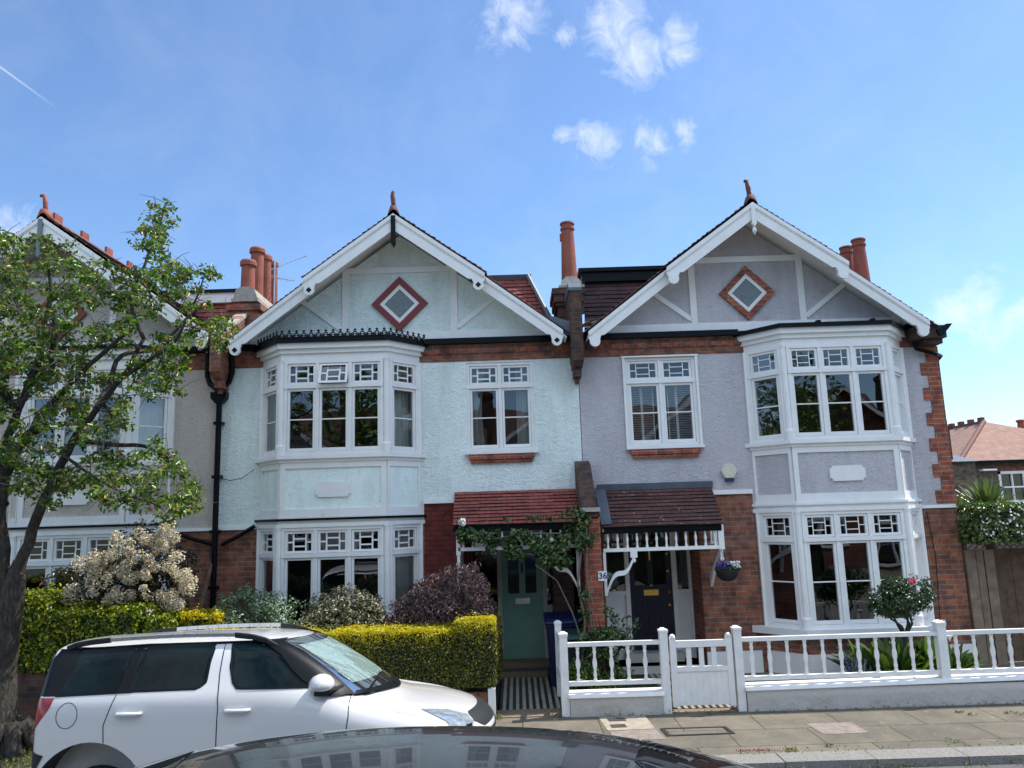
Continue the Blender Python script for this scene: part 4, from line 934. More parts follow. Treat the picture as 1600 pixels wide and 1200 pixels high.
# leaning plank
a, b = at(335, 862, FY-.06), at(314, 940, FY-.35)
tag(MB().prism([a+Vector((-.02, 0, 0)), a+Vector((.02, 0, 0)), b+Vector((.03, -.02, -.1)), b+Vector((-.03, -.02, -.1))], (0, .03, 0)).build('timber_plank', 'wood'), 'grey weathered plank leaning on the brick wall beside the black downpipe', 'plank')
# aerial
an = thing('television_aerial', 'thin metal television aerial rising behind the left chimney pots', 'aerial', (-4.55, 14.6, 6.2))
MB().tube([(-4.62, 14.6, 5.6), (-4.62, 14.6, 7.62)], .013, 6).build('mast', 'silver', an)
for (z, n, ln, sl_, nm) in ((7.42, 11, 1.0, .30, 'antenna_array'), (7.18, 9, .75, -.22, 'antenna_array')):
    b = MB(); p = Vector((-4.88, 14.55, z-.10*np.sign(sl_))); d = Vector((math.cos(.2), -.15, sl_)).normalized()
    b.tube([p, p+d*ln], .009, 5)
    for i in range(n):
        c = p+d*(ln*(i+.2)/n); r_ = .20-.006*i; v = Vector((.15, 1, .55)).normalized()*r_; b.tube([c-v, c+v], .0045, 4)
    b.build(nm, 'silver', an)

# ------------------------------------------------------------------ front boundaries
PW = 'fencepaint'
def fence(name, label, x0, x1, balx, posts, rails=(.85, .38), axis='x', y=WALLY, group='white baluster fence panels'):
    f = thing(name, label, 'fence', (x0, y, 0), group)
    r_ = MB()
    for z in rails:
        if axis == 'x': r_.box(x0, x1, y-.03, y+.03, z-.025, z+.025)
        else: r_.box(x0-.025, x0+.025, y, x1, z-.025, z+.025)
    r_.build('rails', PW, f)
    for b in balx:
        mb = MB()
        if axis == 'x': flat_baluster(mb, (b, y), rails[1]+.025, rails[0]-.025, .055, .022)
        else: flat_baluster(mb, (x0, b), rails[1]+.025, rails[0]-.025, .055, .022, (0, 1))
        mb.build('baluster', PW, f)
    for (px_, z0, z1, w) in posts:
        mb = MB(); yy = y; 
        cx, cy = (px_, y) if axis == 'x' else (x0, px_)
        mb.box(cx-w/2, cx+w/2, cy-w/2, cy+w/2, z0, z1-.04); mb.box(cx-w/2-.008, cx+w/2+.008, cy-w/2-.008, cy+w/2+.008, z1-.04, z1-.01)
        mb.prism([(cx-w/2, cy-w/2, z1-.01), (cx+w/2, cy-w/2, z1-.01), (cx+w/4, cy-w/2+.02, z1+.008), (cx-w/4, cy-w/2+.02, z1+.008)], (0, w*.8, 0)); mb.build('post', PW, f)
    return f
fence('fence_panel', 'short white baluster fence panel between the green house path and the white gate', .60, 1.76, [.72+i*.212 for i in range(5)], [(.545, 0, 1.0, .10), (1.81, 0, 1.01, .10)])
fence('fence_panel', 'long white baluster fence panel right of the gate in front of the bay window', 2.79, 5.26, [2.915+i*.2245 for i in range(11)], [(2.74, 0, 1.01, .10), (5.31, .27, 1.0, .11)])
fence('fence_panel', 'white baluster fence panel running out of the photo at the right edge', 5.37, 8.2, [5.50+i*.2245 for i in range(12)], [])
fence('fence_panel', 'white baluster fence panel seen edge-on beside the striped tile path', .535, 11.2, [10.35+i*.2 for i in range(5)], [(11.22, 0, 1.0, .09), (10.65, 0, .35, .05)], axis='y', y=WALLY+.06)
def lowwall(label, x0, x1, z, dz):
    w = thing('low_wall', label, 'low wall', (x0, WALLY, 0), 'low white rendered front walls')
    MB().box(x0, x1, WALLY-.075, WALLY+.12, -.1, z).build('rendered_base', 'render', w)
    MB().prism([(x0-.02, WALLY-.115, z), (x0-.02, WALLY+.16, z), (x0-.02, WALLY+.13, z+.055), (x0-.02, WALLY-.10, z+.04)], (x1-x0+.04, 0, dz)).build('coping', PW, w, bevel=.006)
lowwall('low scuffed white wall under the short fence panel by the path', .60, 1.755, .225, .0)
lowwall('long low white wall with coping under the fence right of the gate', 2.80, 8.5, .25, .045)
# gate
g = thing('garden_gate', 'white boarded garden gate with three square openings on top', 'gate', (2.29, WALLY-.02, 0)); y = WALLY-.02
x0, x1 = 1.885, 2.665
split_build(MB().box(x0, x0+.075, y-.02, y+.025, .07, .91).box(x1-.075, x1, y-.02, y+.025, .07, .91).lathe((x0+.037, y, .90), [(.037, 0), (.03, .03), (.005, .045)], 12).lathe((x1-.037, y, .90), [(.037, 0), (.03, .03), (.005, .045)], 12), 'stile', PW, g, lambda c: c.x > 2.29)
MB().box(x0+.075, x1-.075, y-.025, y+.03, .78, .86).box(x0+.075, x1-.075, y-.025, y+.03, .49, .545).build('rails', PW, g)
for k in range(3): xx = x0+.075+(x1-x0-.15)*(k+1)/4; MB().box(xx-.03, xx+.03, y-.012, y+.016, .545, .78).build('slat', PW, g)
mb = MB(); n = 8; w = (x1-x0-.15)/n
for k in range(n): mb.box(x0+.075+k*w+.0006, x0+.075+(k+1)*w-.0006, y-.012+.0008*(k % 2), y+.012, .085, .49)
mb.build('boards', PW, g)
# left of the path
tag(MB().box(-.42, -.33, WALLY-.04, WALLY+.05, 0, .36).build('boundary_post', 'oldwhite'), 'short white post under the clipped end of the golden hedge', 'post')
tag(MB().box(-2.9, -.43, WALLY+.05, WALLY+.25, -.1, .30).build('brick_wall', 'brick'), 'low brick wall beneath the flat-topped golden hedge behind the car', 'low wall')
tag(MB().box(-9.5, -4.55, 9.9, 10.12, -.1, .76).build('brick_wall', M['darkbrick']), 'dark brick garden wall beneath the tall green hedge behind the tree', 'low wall')
# side gate and fence at the right of the end house
sg = thing('side_gate', 'weathered dark brown boarded side gate beside the brick corner', 'gate', (7.6, 12.3, 0))
mb = MB()
for k in range(8): mb.box(7.47+k*.14, 7.605+k*.14, 12.42+.003*(k % 2), 12.45, .03, 1.64+.004*(k % 3))
mb.build('boards', 'wood', sg); MB().box(7.42, 8.6, 12.36, 12.45, 1.645, 1.73).build('lintel', 'wood', sg)
M['wood2'] = plain('grey_timber', (.24, .175, .125), .85, var=.45, scale=5, bmp=.01)
for (a, b) in ((6.97, 7.12), (7.14, 7.25), (7.27, 7.42)): MB().box(a, b, 12.28+.02*(a > 7.13), 12.42, 0, 1.72).build('post', 'wood2', sg)
tag(MB().box(8.62, 9.9, 12.4, 12.5, 0, 1.7).build('timber_fence', 'wood'), 'dark boarded timber fence right of the side gate at the photo edge', 'fence')
tr_ = MB()
for i in range(-3, 22):
    for s in (-1, 1):
        a, b = 6.95+i*.11, 1.74; c = a+s*.62
        tr_.prism([(a, 12.36+s*.006, b), (a+.02, 12.36+s*.006, b), (c+.02, 12.36+s*.006, b+.62), (c, 12.36+s*.006, b+.62)], (0, .008, 0)) if 6.9 < min(a, c) and max(a, c) < 9.2 else None
tag(tr_.build('trellis', 'wood'), 'diamond timber trellis above the side gate, under the dense clipped climber', 'trellis')

# pavement furniture
def sheet(name, pts, z, m): return MB().prism([(x, y, z-.02) for x, y in pts], (0, 0, .02)).build(name, m)
def Gp(px, py, z=0.0): d = ray(px, py); t = (z-CZ)/d.z; return (d.x*t, d.y*t)
for nm, q, m in (('pavement_slab', [(935, 1121), (1007, 1118), (1024, 1139), (950, 1142)], 'slabpale'), ('pavement_slab', [(952, 1143), (1024, 1140), (1042, 1156), (962, 1156)], 'slabpink'),
                 ('pavement_slab', [(1258, 1131), (1330, 1129), (1358, 1145), (1288, 1148)], 'slabpink')):
    o = sheet(nm, [Gp(*p) for p in q][::-1], .004, m); o['kind'] = 'structure'
for lab, q in (('upper small iron utility cover set in the pale slab', [(948, 1123), (975, 1122), (979, 1127), (952, 1128)]), ('lower small iron utility cover set in the pale slab', [(953, 1133), (976, 1132), (980, 1137), (956, 1138)])):
    o = sheet('utility_cover', [Gp(*p) for p in q][::-1], .008, 'iron'); tag(o, lab, 'utility cover', 'small iron covers in the pavement')
q = [Vector((*Gp(*p), 0)) for p in [(1031, 1139), (1134, 1136), (1149, 1147), (1042, 1151)]]
dc = thing('drain_cover', 'oblong iron drain cover with studded border in the pavement', 'drain cover', tuple(sum(q, Vector())/4))
mb = MB(); cq = sum(q, Vector())/4
for k in range(3):
    sc, sc2 = 1-.09*k, 1-.09*k-.045
    for i in range(4):
        j = (i+1) % 4; f = lambda v, s_: cq+Vector(((v-cq).x*(1-(1-s_)*.45), (v-cq).y*s_, 0))
        A_, B2, C2, D2 = f(q[i], sc), f(q[j], sc), f(q[j], sc2), f(q[i], sc2); mb.prism([A_, B2, C2, D2], (0, 0, .010))
mb.build('iron_rim', 'iron', dc)
MB().prism([cq+Vector(((v-cq).x*.85, (v-cq).y*.72, 0)) for v in q], (0, 0, .006)).build('infill', 'paving', dc)

# ------------------------------------------------------------------ vegetation
def nzv(p, s=1.0, o=0.0): return noise.noise(Vector((p[0]*s+o, p[1]*s+o*1.7, p[2]*s-o)))
def hedge(name, label, cat, boxes, leaf, n_per, size, core='hedgecore', lump=.05, group='golden privet hedges', leaf2=None, taper=0, botleaf=None):
    root = thing(name, label, cat, tuple(np.mean([[b[0], b[2], 0] for b in boxes], 0)), group)
    cm = MB(); P, Nn, TZ = [], [], []
    for (x0, x1, y0, y1, z0, z1) in boxes:
        i = .05; cm.box(x0+i, x1-i, y0+i, y1-i, z0+i, z1-i)
        dx, dy, dz = x1-x0, y1-y0, z1-z0
        A = [('t', dx*dy), ('f', dx*dz), ('l', dy*dz), ('r', dy*dz)]
        for k, a in A:
            n = int(a*n_per*(1.3 if k == 't' else 1)); u, v = rng.random(n), rng.random(n); o = np.abs(rng.normal(0, .028, n))
            if k == 't': p = np.stack([x0+u*dx, y0+v*dy, z1-o], 1); nn = (0, 0, 1)
            elif k == 'f': p = np.stack([x0+u*dx, y0+o, z0+v*dz], 1); nn = (0, -1, .25)
            elif k == 'l': p = np.stack([x0+o, y0+u*dy, z0+v*dz], 1); nn = (-1, 0, .2)
            else: p = np.stack([x1-o, y0+u*dy, z0+v*dz], 1); nn = (1, 0, .2)
            # round the corners
            c = np.array([(x0+x1)/2, (y0+y1)/2, (z0+z1)/2]); hsz = np.array([dx, dy, dz])/2; q_ = (p-c)/hsz
            rr_ = .10
            e = np.clip((np.abs(p-c)-(hsz-rr_))/rr_, 0, None); ln = np.linalg.norm(e, axis=1); m_ = ln > 1
            sgn = np.sign(p-c); e2 = e.copy(); e2[m_] = e[m_]/ln[m_][:, None]
            p = np.where(e > 0, c+sgn*((hsz-rr_)+e2*rr_), p)
            d = np.array([nzv(w, 3.0)*lump+nzv(w, 9.0, 5)*lump*.5 for w in p]); p = p+np.array(nn)*d[:, None]
            if k in 'tf': m3 = rng.random(n) < .02; p[m3] += np.array([0, -.01, .03 if k == 't' else .0])+np.abs(rng.normal(0, .025, (int(m3.sum()), 3)))*np.array([1, -1 if k == 'f' else .3, 1 if k == 't' else .4])
            P.append(p); Nn.append(np.tile(nn, (n, 1))); TZ.append(np.full(n, z1))
    P = np.concatenate(P); Nn = np.concatenate(Nn)
    cm.build('branches', core, root)
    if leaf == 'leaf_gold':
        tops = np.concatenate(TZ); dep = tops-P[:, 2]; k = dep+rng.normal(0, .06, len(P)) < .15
        leaves('new_growth', P[k], Nn[k], size, leaf, root, aspect=.55, spread=.55); leaves('foliage', P[~k], Nn[~k], size, 'leaf_oldshade', root, aspect=.55, spread=.55)
    else: leaves('foliage', P, Nn, size, leaf, root, aspect=.55, spread=.55)
    return root
M['leaf_oldshade'] = leafmat('older_shaded_privet_leaf', [(0, (.02, .03, .004)), (.5, (.06, .075, .008)), (.85, (.16, .16, .01)), (1, (.42, .38, .015))], .4, .15)  # older greener leaf, its colour also darkened for the shaded hedge front
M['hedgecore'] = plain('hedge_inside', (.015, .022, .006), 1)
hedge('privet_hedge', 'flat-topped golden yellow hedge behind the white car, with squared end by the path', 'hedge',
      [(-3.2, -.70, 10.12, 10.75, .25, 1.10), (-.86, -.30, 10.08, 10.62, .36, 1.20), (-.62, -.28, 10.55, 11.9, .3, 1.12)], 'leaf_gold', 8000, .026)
hedge('privet_hedge', 'tall loose green and yellow hedge behind the tree trunk', 'hedge',
      [(-9.2, -5.9, 9.85, 10.6, .74, 1.68), (-6.1, -4.75, 9.85, 10.6, .74, 1.50), (-5.0, -4.42, 9.95, 10.6, .70, 1.38)], 'leaf_goldg', 5200, .045, lump=.07)
hedge('privet_hedge', 'small patch of bright yellow hedge between the flowering shrub and the drainpipe', 'hedge',
      [(-4.72, -3.92, 10.35, 10.9, .3, 1.36), (-4.1, -3.2, 10.2, 10.7, .3, 1.16)], 'leaf_gold', 4200, .034, lump=.09)
def shrub(name, label, cat, blobs, n, size, leaf, aspect=.45, spread=.8, droop=0, thr=-.25, ns=3.5, stems=8, base=None, shell=.55, trunkmat='bark', group=None):
    cx = np.mean([b[0] for b in blobs]); cy = np.mean([b[1] for b in blobs]); root = thing(name, label, cat, (cx, cy, 0), group)
    vol = np.array([b[3]*b[4]*b[5] for b in blobs])**.7; vol /= vol.sum(); P, Nn = [], []
    cnt = (vol*n*1.5).astype(int)
    for b, c in zip(blobs, cnt):
        d = rng.normal(0, 1, (c, 3)); d /= np.linalg.norm(d, axis=1)[:, None]; r_ = shell+(1-shell)*rng.random(c)**.6
        lum = np.array([1+.28*nzv(q, 2.6, b[0]) for q in d]); p = np.array(b[:3])+d*np.array(b[3:6])*(r_*lum)[:, None]
        keep = np.array([nzv(q, ns, 3.3) > thr for q in p]) & (p[:, 2] > .03); P.append(p[keep]); Nn.append((d+np.array([0, 0, .4]))[keep])
    P = np.concatenate(P); Nn = np.concatenate(Nn)
    sm = MB(); b0 = base or (cx, cy, 0)
    for k in range(stems):
        b = blobs[k % len(blobs)]; t = Vector((b[0]+random.uniform(-.6, .6)*b[3], b[1]+random.uniform(-.6, .6)*b[4], b[2]+random.uniform(-.2, .6)*b[5])); s = Vector(b0)+Vector((random.uniform(-.08, .08), random.uniform(-.05, .05), 0))
        sm.tube([s, s.lerp(t, .5)+Vector((random.uniform(-.08, .08), random.uniform(-.08, .08), .05)), t], [.018, .012, .005], 6)
    sm.build('stems', trunkmat, root)
    leaves('foliage', P, Nn, size, leaf, root, aspect=aspect, spread=spread, droop=droop)
    return root
# shrubs in front of the mint bay
shrub('leafy_shrub', 'airy grey-green small-leaved shrub, leftmost below the mint bay', 'shrub', [(-3.75, 10.75, 1.12, .42, .3, .42), (-3.35, 10.8, 1.12, .44, .3, .38), (-3.95, 10.8, 1.25, .2, .18, .33), (-3.0, 10.8, 1.08, .3, .2, .33), (-3.5, 10.8, 1.38, .36, .2, .2), (-3.72, 10.8, 1.5, .16, .15, .18)], 6500, .042, 'leaf_pitt', aspect=.5, thr=-.14, shell=.2, stems=16)
shrub('rounded_shrub', 'dense rounded olive and cream variegated bush in the middle below the mint bay', 'shrub', [(-2.4, 10.97, 1.05, .58, .42, .55), (-2.62, 10.92, .9, .45, .4, .5), (-2.15, 10.92, .95, .38, .4, .5)], 7500, .048, 'leaf_olive', aspect=.5, thr=-.5, shell=.72)
shrub('purple_maple', 'dark purple fine-leaved bush between the mint bay and the green door', 'shrub', [(-.98, 10.77, 1.22, .66, .45, .55), (-1.4, 10.77, 1.05, .42, .4, .45), (-.75, 10.72, 1.45, .36, .35, .42), (-.55, 10.72, 1.0, .32, .35, .45), (-1.0, 10.82, .8, .6, .4, .5)], 13000, .062, 'leaf_purple', aspect=.16, spread=.9, droop=.9, thr=-.42, shell=.6)
# photinia with cream blossom
ph = shrub('flowering_shrub', 'large shrub covered in cream blossom clusters left of the downpipe', 'shrub',
      [(-5.1, 10.75, 2.0, .50, .42, .55), (-5.6, 10.75, 1.75, .55, .45, .45), (-4.85, 10.75, 1.65, .42, .4, .5), (-5.3, 10.7, 1.5, .5, .4, .4), (-4.62, 10.8, 1.95, .22, .25, .25), (-6.2, 10.85, 1.75, .32, .25, .22)], 3600, .075, 'leaf_phot', aspect=.36, thr=-.2, stems=14, shell=.4)
P, Nn = [], []
cl_ = [(225, 838), (262, 830), (200, 850), (175, 865), (165, 880), (150, 890), (210, 872), (235, 868), (255, 858), (272, 845), (180, 890), (160, 905), (140, 918), (195, 900), (215, 905), (240, 890), (262, 885), (280, 870), (290, 895), (285, 915), (268, 930), (275, 945), (255, 935), (232, 925), (210, 930), (190, 925), (170, 935), (182, 950), (200, 955), (225, 960), (240, 965), (215, 965), (178, 942), (295, 905), (300, 915), (262, 955), (120, 915), (115, 930), (245, 845), (190, 838), (265, 822), (150, 870), (130, 880), (205, 885), (225, 900)]
for (x, y) in cl_:
    for _ in range(3):
        c = at(x+random.uniform(-9, 9), y+random.uniform(-8, 8), random.uniform(10.2, 10.6)); n = 95; r0 = random.uniform(.05, .10)
        d = rng.normal(0, 1, (n, 3)); d /= np.linalg.norm(d, axis=1)[:, None]; d[:, 1] = -np.abs(d[:, 1])
        P.append(np.array(c)+d*r0*rng.uniform(.6, 1.05, (n, 1))*np.array([1.1, 1, 1])); Nn.append(d+np.array([0, 0, .3]))
leaves('blossom', np.concatenate(P), np.concatenate(Nn), .024, 'blossom', ph, aspect=.9, spread=.7)

# climbing rose over the porch of the mint house
cr = thing('climbing_rose', 'climbing rose with one white bloom draped along the mint house porch', 'climber', (.95, 11.15, 0))
sm = MB(); pts = [(.80, 11.2, 0), (.86, 11.22, .5), (.92, 11.2, 1.0), (.84, 11.22, 1.5), (.92, 11.25, 2.0), (.7, 11.35, 2.2), (.2, 11.38, 2.22), (-.4, 11.38, 2.15), (-.85, 11.4, 2.25)]
sm.tube(pts, [.022, .02, .02, .018, .016, .014, .012, .009, .006], 7); sm.tube([(.9, 11.2, .6), (.75, 11.2, 1.1), (.55, 11.22, 1.55), (.25, 11.25, 1.78)], [.012, .01, .008, .006], 6)
sm.tube([(.86, 11.2, .2), (1.0, 11.15, .9), (.98, 11.18, 1.7), (1.0, 11.2, 2.3)], [.014, .012, .01, .008], 6); sm.build('stems', 'twig', cr)
P, Nn = [], []
def cloud(c, r_, n, ns=5, thr=-.15):
    d = rng.normal(0, 1, (n, 3)); d /= np.linalg.norm(d, axis=1)[:, None]; q = np.array(c)+d*np.array(r_)*rng.random((n, 1))**.45
    k = np.array([nzv(p, ns, 7.7) > thr for p in q]); P.append(q[k]); Nn.append(d[k]+np.array([0, -.5, .5]))
for c, r_, n in (((-.72, 11.38, 2.22), (.20, .12, .13), 260), ((-.35, 11.38, 2.14), (.32, .12, .17), 520), ((.05, 11.36, 2.18), (.22, .1, .12), 200), ((-.05, 11.35, 1.97), (.36, .1, .11), 340), ((.35, 11.34, 2.0), (.28, .12, .2), 420),
                  ((.72, 11.3, 2.12), (.30, .16, .25), 760), ((.95, 11.22, 2.2), (.17, .15, .3), 380), ((.55, 11.28, 1.86), (.28, .14, .16), 380), ((.93, 11.2, 1.2), (.11, .12, .4), 170), ((.98, 11.1, .75), (.2, .18, .25), 260), ((.25, 11.33, 2.42), (.7, .05, .06), 90), ((.85, 11.25, 2.5), (.2, .1, .14), 120)): cloud(c, r_, int(n*1.15))
leaves('foliage', np.concatenate(P), np.concatenate(Nn), .062, 'leaf_rose', cr, aspect=.6, spread=.7, droop=.5)
def rosebloom(c, m, parent, r_=.04):
    P_ = []; d = rng.normal(0, 1, (70, 3)); d /= np.linalg.norm(d, axis=1)[:, None]; leaves('bloom', np.array(c)+d*r_*rng.uniform(.3, 1, (70, 1)), d, r_*.9, m, parent, aspect=.95, spread=.3)
rosebloom(at(722, 816, 11.25), 'petalw', cr, .055); rosebloom(at(862, 843, 11.15), 'petalw', cr, .025)
# rose bush rising behind the short fence and the low bush there
shrub('rose_bush', 'sunlit leggy rose bush growing up the brick pier behind the short fence', 'shrub', [(1.15, 10.8, .95, .22, .2, .3), (1.28, 10.8, .7, .28, .2, .28), (1.05, 10.9, .5, .2, .2, .3), (1.35, 10.75, .42, .2, .2, .22), (1.5, 10.8, .98, .14, .1, .12)], 1500, .055, 'leaf_rose', aspect=.55, thr=-.05, shell=.2, stems=10, base=(1.1, 10.9, 0))
shrub('leafy_shrub', 'small bright green bush directly behind the short fence panel', 'shrub', [(.82, 10.5, .32, .26, .2, .3), (1.05, 10.5, .22, .3, .2, .22), (.70, 10.6, .45, .12, .15, .18)], 1500, .038, 'leaf_lush', aspect=.6, thr=-.35, shell=.4, stems=6)
# standard rose
sr = shrub('standard_rose', 'small standard rose tree with one pink bloom before the lilac bay', 'shrub', [(5.2, 10.85, 1.20, .42, .34, .25), (5.42, 10.85, 1.28, .26, .25, .22), (4.98, 10.85, 1.15, .24, .25, .2), (5.15, 10.85, 1.38, .2, .2, .12)], 2600, .045, 'leaf_dark', aspect=.5, thr=-.28, shell=.45, stems=0)
sm = MB(); sm.tube([(5.2, 10.85, 0), (5.18, 10.85, .4), (5.21, 10.86, .72)], [.035, .03, .028], 8)
for e in ((4.98, 10.8, 1.1), (5.1, 10.9, 1.15), (5.32, 10.8, 1.15), (5.45, 10.9, 1.2), (5.2, 10.75, 1.2)): e = Vector(e); b = Vector((5.21, 10.86, .70)); sm.tube([b, b.lerp(e, .35)+Vector((.04*random.choice((-1, 1)), 0, .0)), b.lerp(e, .6)+Vector((.05*random.choice((-1, 1)), .02, .02)), e], [.022, .016, .012, .006], 6)
sm.build('trunk', 'bark', sr); rosebloom(at(1425, 909, 10.5), 'petalp', sr, .045)
# lush leaves below it
def strapplant(name, label, cat, c, n, L0, W0, leaf, tilt=(.3, 1.2), arch=.5, group=None, base_r=.1):
    root = thing(name, label, cat, (c[0], c[1], 0), group); mb = MB()
    for i in range(n):
        a = random.uniform(0, 6.28); el = random.uniform(*tilt); L_ = L0*random.uniform(.7, 1.1); w = W0*random.uniform(.8, 1.2)
        dh = Vector((math.cos(a), math.sin(a), 0)); side = Vector((-dh.y, dh.x, 0)); p0 = Vector(c)+dh*random.uniform(0, base_r)
        V = []; K = 6
        for k in range(K+1):
            t = k/K; p = p0+dh*(L_*t*math.cos(el))+Vector((0, 0, L_*t*math.sin(el)-arch*L_*t*t*(1.2-math.sin(el)*.6))); ww = w*(math.sin(math.pi*min(1, t*.93+.07))**.7)*.5
            V += [p-side*ww+Vector((0, 0, ww*.4)), p, p+side*ww+Vector((0, 0, ww*.4))]
        mb.add(V, [f for k in range(K) for f in ((3*k, 3*k+1, 3*k+4, 3*k+3), (3*k+1, 3*k+2, 3*k+5, 3*k+4))])
    mb.build('foliage', leaf, root); return root
strapplant('leafy_plant', 'clump of broad glossy green leaves left of the fence post under the rose tree', 'plant', (4.95, 10.95, .05), 120, .72, .15, 'leaf_lush', (.7, 1.45), .25, base_r=.36)
strapplant('leafy_plant', 'clump of broad glossy green leaves with a pale bloom right of the fence post', 'plant', (5.66, 10.95, .05), 80, .72, .15, 'leaf_lush', (.7, 1.45), .25, base_r=.22)
b = thing('lily_bloom', 'pale white-yellow lily bloom beside the fence post', 'flower', tuple(at(1482, 998, 10.5)))
MB().lathe(tuple(at(1484, 1002, 10.5)), [(.004, 0), (.015, .03), (.035, .06), (.05, .075), (.03, .06)], 10).build('petals', 'petalw', b); MB().tube([tuple(at(1484, 1002, 10.5)), (5.62, 10.7, .05)], .006, 5).build('stem', 'leaf_lush', b)
lv = thing('lavender_plant', 'thin wiry lavender stems behind the long fence', 'plant', (4.35, 10.55, 0)); mb = MB(); P, Nn = [], []
for i in range(70):
    a = random.uniform(0, 6.28); e = Vector((4.38+math.cos(a)*random.uniform(.02, .22), 10.55+.1*math.sin(a), random.uniform(.3, .52))); mb.tube([(4.38+random.uniform(-.06, .06), 10.55, .02), e], .0022, 4); P.append(np.array(e)+rng.normal(0, .008, (6, 3))); Nn.append(np.tile((0, -1, 0), (6, 1)))
mb.build('stems', 'leaf_pitt', lv); leaves('blooms', np.concatenate(P), np.concatenate(Nn), .014, 'petalv', lv, aspect=.8)
# low green border behind the right fence, grass tufts
P = np.stack([rng.uniform(4.0, 6.0, 900), rng.uniform(10.35, 10.75, 900), rng.uniform(.02, .12, 900)], 1)
o = leaves('ground_cover', P, np.tile((0, -.3, 1), (900, 1)), .06, 'leaf_rose', None, aspect=.5); o['kind'] = 'stuff'
P = np.stack([rng.uniform(.62, 1.9, 700), rng.uniform(10.3, 10.6, 700), rng.uniform(.02, .22, 700)], 1)
o = leaves('ground_cover', P, np.tile((0, -1, .1), (700, 1)), .09, 'leaf_lush', None, aspect=.16, droop=-2, spread=.4); o['kind'] = 'stuff'
# weeds and dry litter along the kerb, wall foot and joints
P = []
for (x0, x1, y, sy, n) in ((2.4, 7, KERB0-.03, .025, 330), (1.0, 2.6, WALLY-.10, .02, 60), (2.8, 7, WALLY-.10, .02, 110), (2.2, 7, KERB1+.01, .02, 100), (-.5, -.25, WALLY-.02, .05, 160), (.3, .62, WALLY, .05, 60)):
    xx = rng.uniform(x0, x1, n); k = np.array([noise.noise(Vector((x*2.2, y, 1))) > -.02 for x in xx]) | (n < 170); xx = xx[k]
    zz = RZ if y < KERB0 else 0
    P.append(np.stack([xx, y+rng.normal(0, sy, len(xx)), zz+.008+np.abs(rng.normal(0, .018, len(xx)))], 1))
for (px, py) in ((1232, 1173), (1236, 1176), (1238, 1172), (1298, 1167), (1490, 1160), (1575, 1115), (1600, 1118), (1500, 1114), (1520, 1118)):
    g_ = Gp(px, py); P.append(np.array([g_[0], g_[1], .012])+rng.normal(0, (.04, .02, .008), (22, 3)))
P = np.concatenate(P); o = leaves('weeds_and_litter', P, np.tile((0, -.4, 1), (len(P), 1)), .028, 'weed', None, aspect=.4); o['kind'] = 'stuff'
P = np.stack([rng.uniform(2.2, 2.7, 90), rng.normal(8.52, .018, 90), np.abs(rng.normal(.006, .006, 90))], 1)
M['redbits'] = leafmat('red_petal_litter', [(0, (.12, .01, .015)), (1, (.3, .03, .03))], .8, 0)
o = leaves('fallen_petals', P, np.tile((0, 0, 1), (90, 1)), .018, 'redbits', None, aspect=.6); o['kind'] = 'stuff'
P = np.stack([rng.uniform(-7.5, -4.9, 2600), rng.uniform(8.5, 9.7, 2600), rng.uniform(0, .05, 2600)], 1)
o = leaves('grass', P, np.tile((0, -.8, .3), (2600, 1)), .07, 'weed', None, aspect=.12, droop=-3, spread=.4); o['kind'] = 'stuff'
# stones
mb = MB()
for i in range(1500):
    x, y = random.uniform(2.8, 7.6), random.uniform(10.32, 11.2); r_ = random.uniform(.008, .022); mb.lathe((x, y, .01), [(r_*.5, 0), (r_, r_*.5), (r_*.5, r_*1.1)], 5)
o = mb.build('gravel_stones', plain('pebbles', (.30, .26, .21), .9, var=.6, scale=30)); o['kind'] = 'stuff'
M['leaf_jas'] = leafmat('climber_leaf', [(0, (.02, .05, .015)), (.6, (.08, .14, .03)), (1, (.40, .42, .16))], .3, .3)
# climber over the side gate, white petals imitate highlights on its leaves
jc = hedge('clipped_climber', 'dense clipped climber dotted with white star-shaped leaf highlights above the side gate', 'climber', [(6.93, 9.6, 11.85, 12.55, 1.82, 2.36)], 'leaf_jas', 3600, .05, lump=.14, group=None)
P = np.stack([rng.uniform(6.95, 9.4, 300), rng.normal(11.80, .035, 300), rng.uniform(1.95, 2.38, 300)], 1); P = P[[nzv(p, 3, 1) > -.1 for p in P]]
leaves('blossom', P, np.tile((0, -1, .3), (len(P), 1)), .038, 'petalw', jc, aspect=.8)  # white petal faces standing in for light catching the leaves
P = np.stack([rng.uniform(6.95, 9.4, 1500), rng.uniform(11.8, 12.4, 1500), rng.normal(2.39, .03, 1500)], 1); leaves('new_shoots', P, np.tile((0, -.3, 1), (len(P), 1)), .05, 'leaf_lush', jc, aspect=.5)
yp = strapplant('cordyline_palm', 'spiky green sword-leaved palm behind the side gate climber', 'palm', (8.46, 14.0, 2.22), 300, .80, .040, 'leaf_yucca', (-.1, 1.5), .25, base_r=.06)
MB().tube([(8.42, 14.0, 0), (8.4, 14.0, 1.2), (8.42, 14.0, 2.15)], [.09, .08, .09], 10).build('trunk', 'bark', yp)
yp = strapplant('cordyline_palm', 'smaller spiky palm close against the brick corner', 'palm', (7.85, 13.9, 2.2), 90, .55, .03, 'leaf_yucca', (.3, 1.5), .2, base_r=.05)
MB().tube([(7.85, 13.9, 0), (7.86, 13.9, 1.2), (7.85, 13.9, 2.2)], [.07, .06, .07], 10).build('trunk', 'bark', yp)
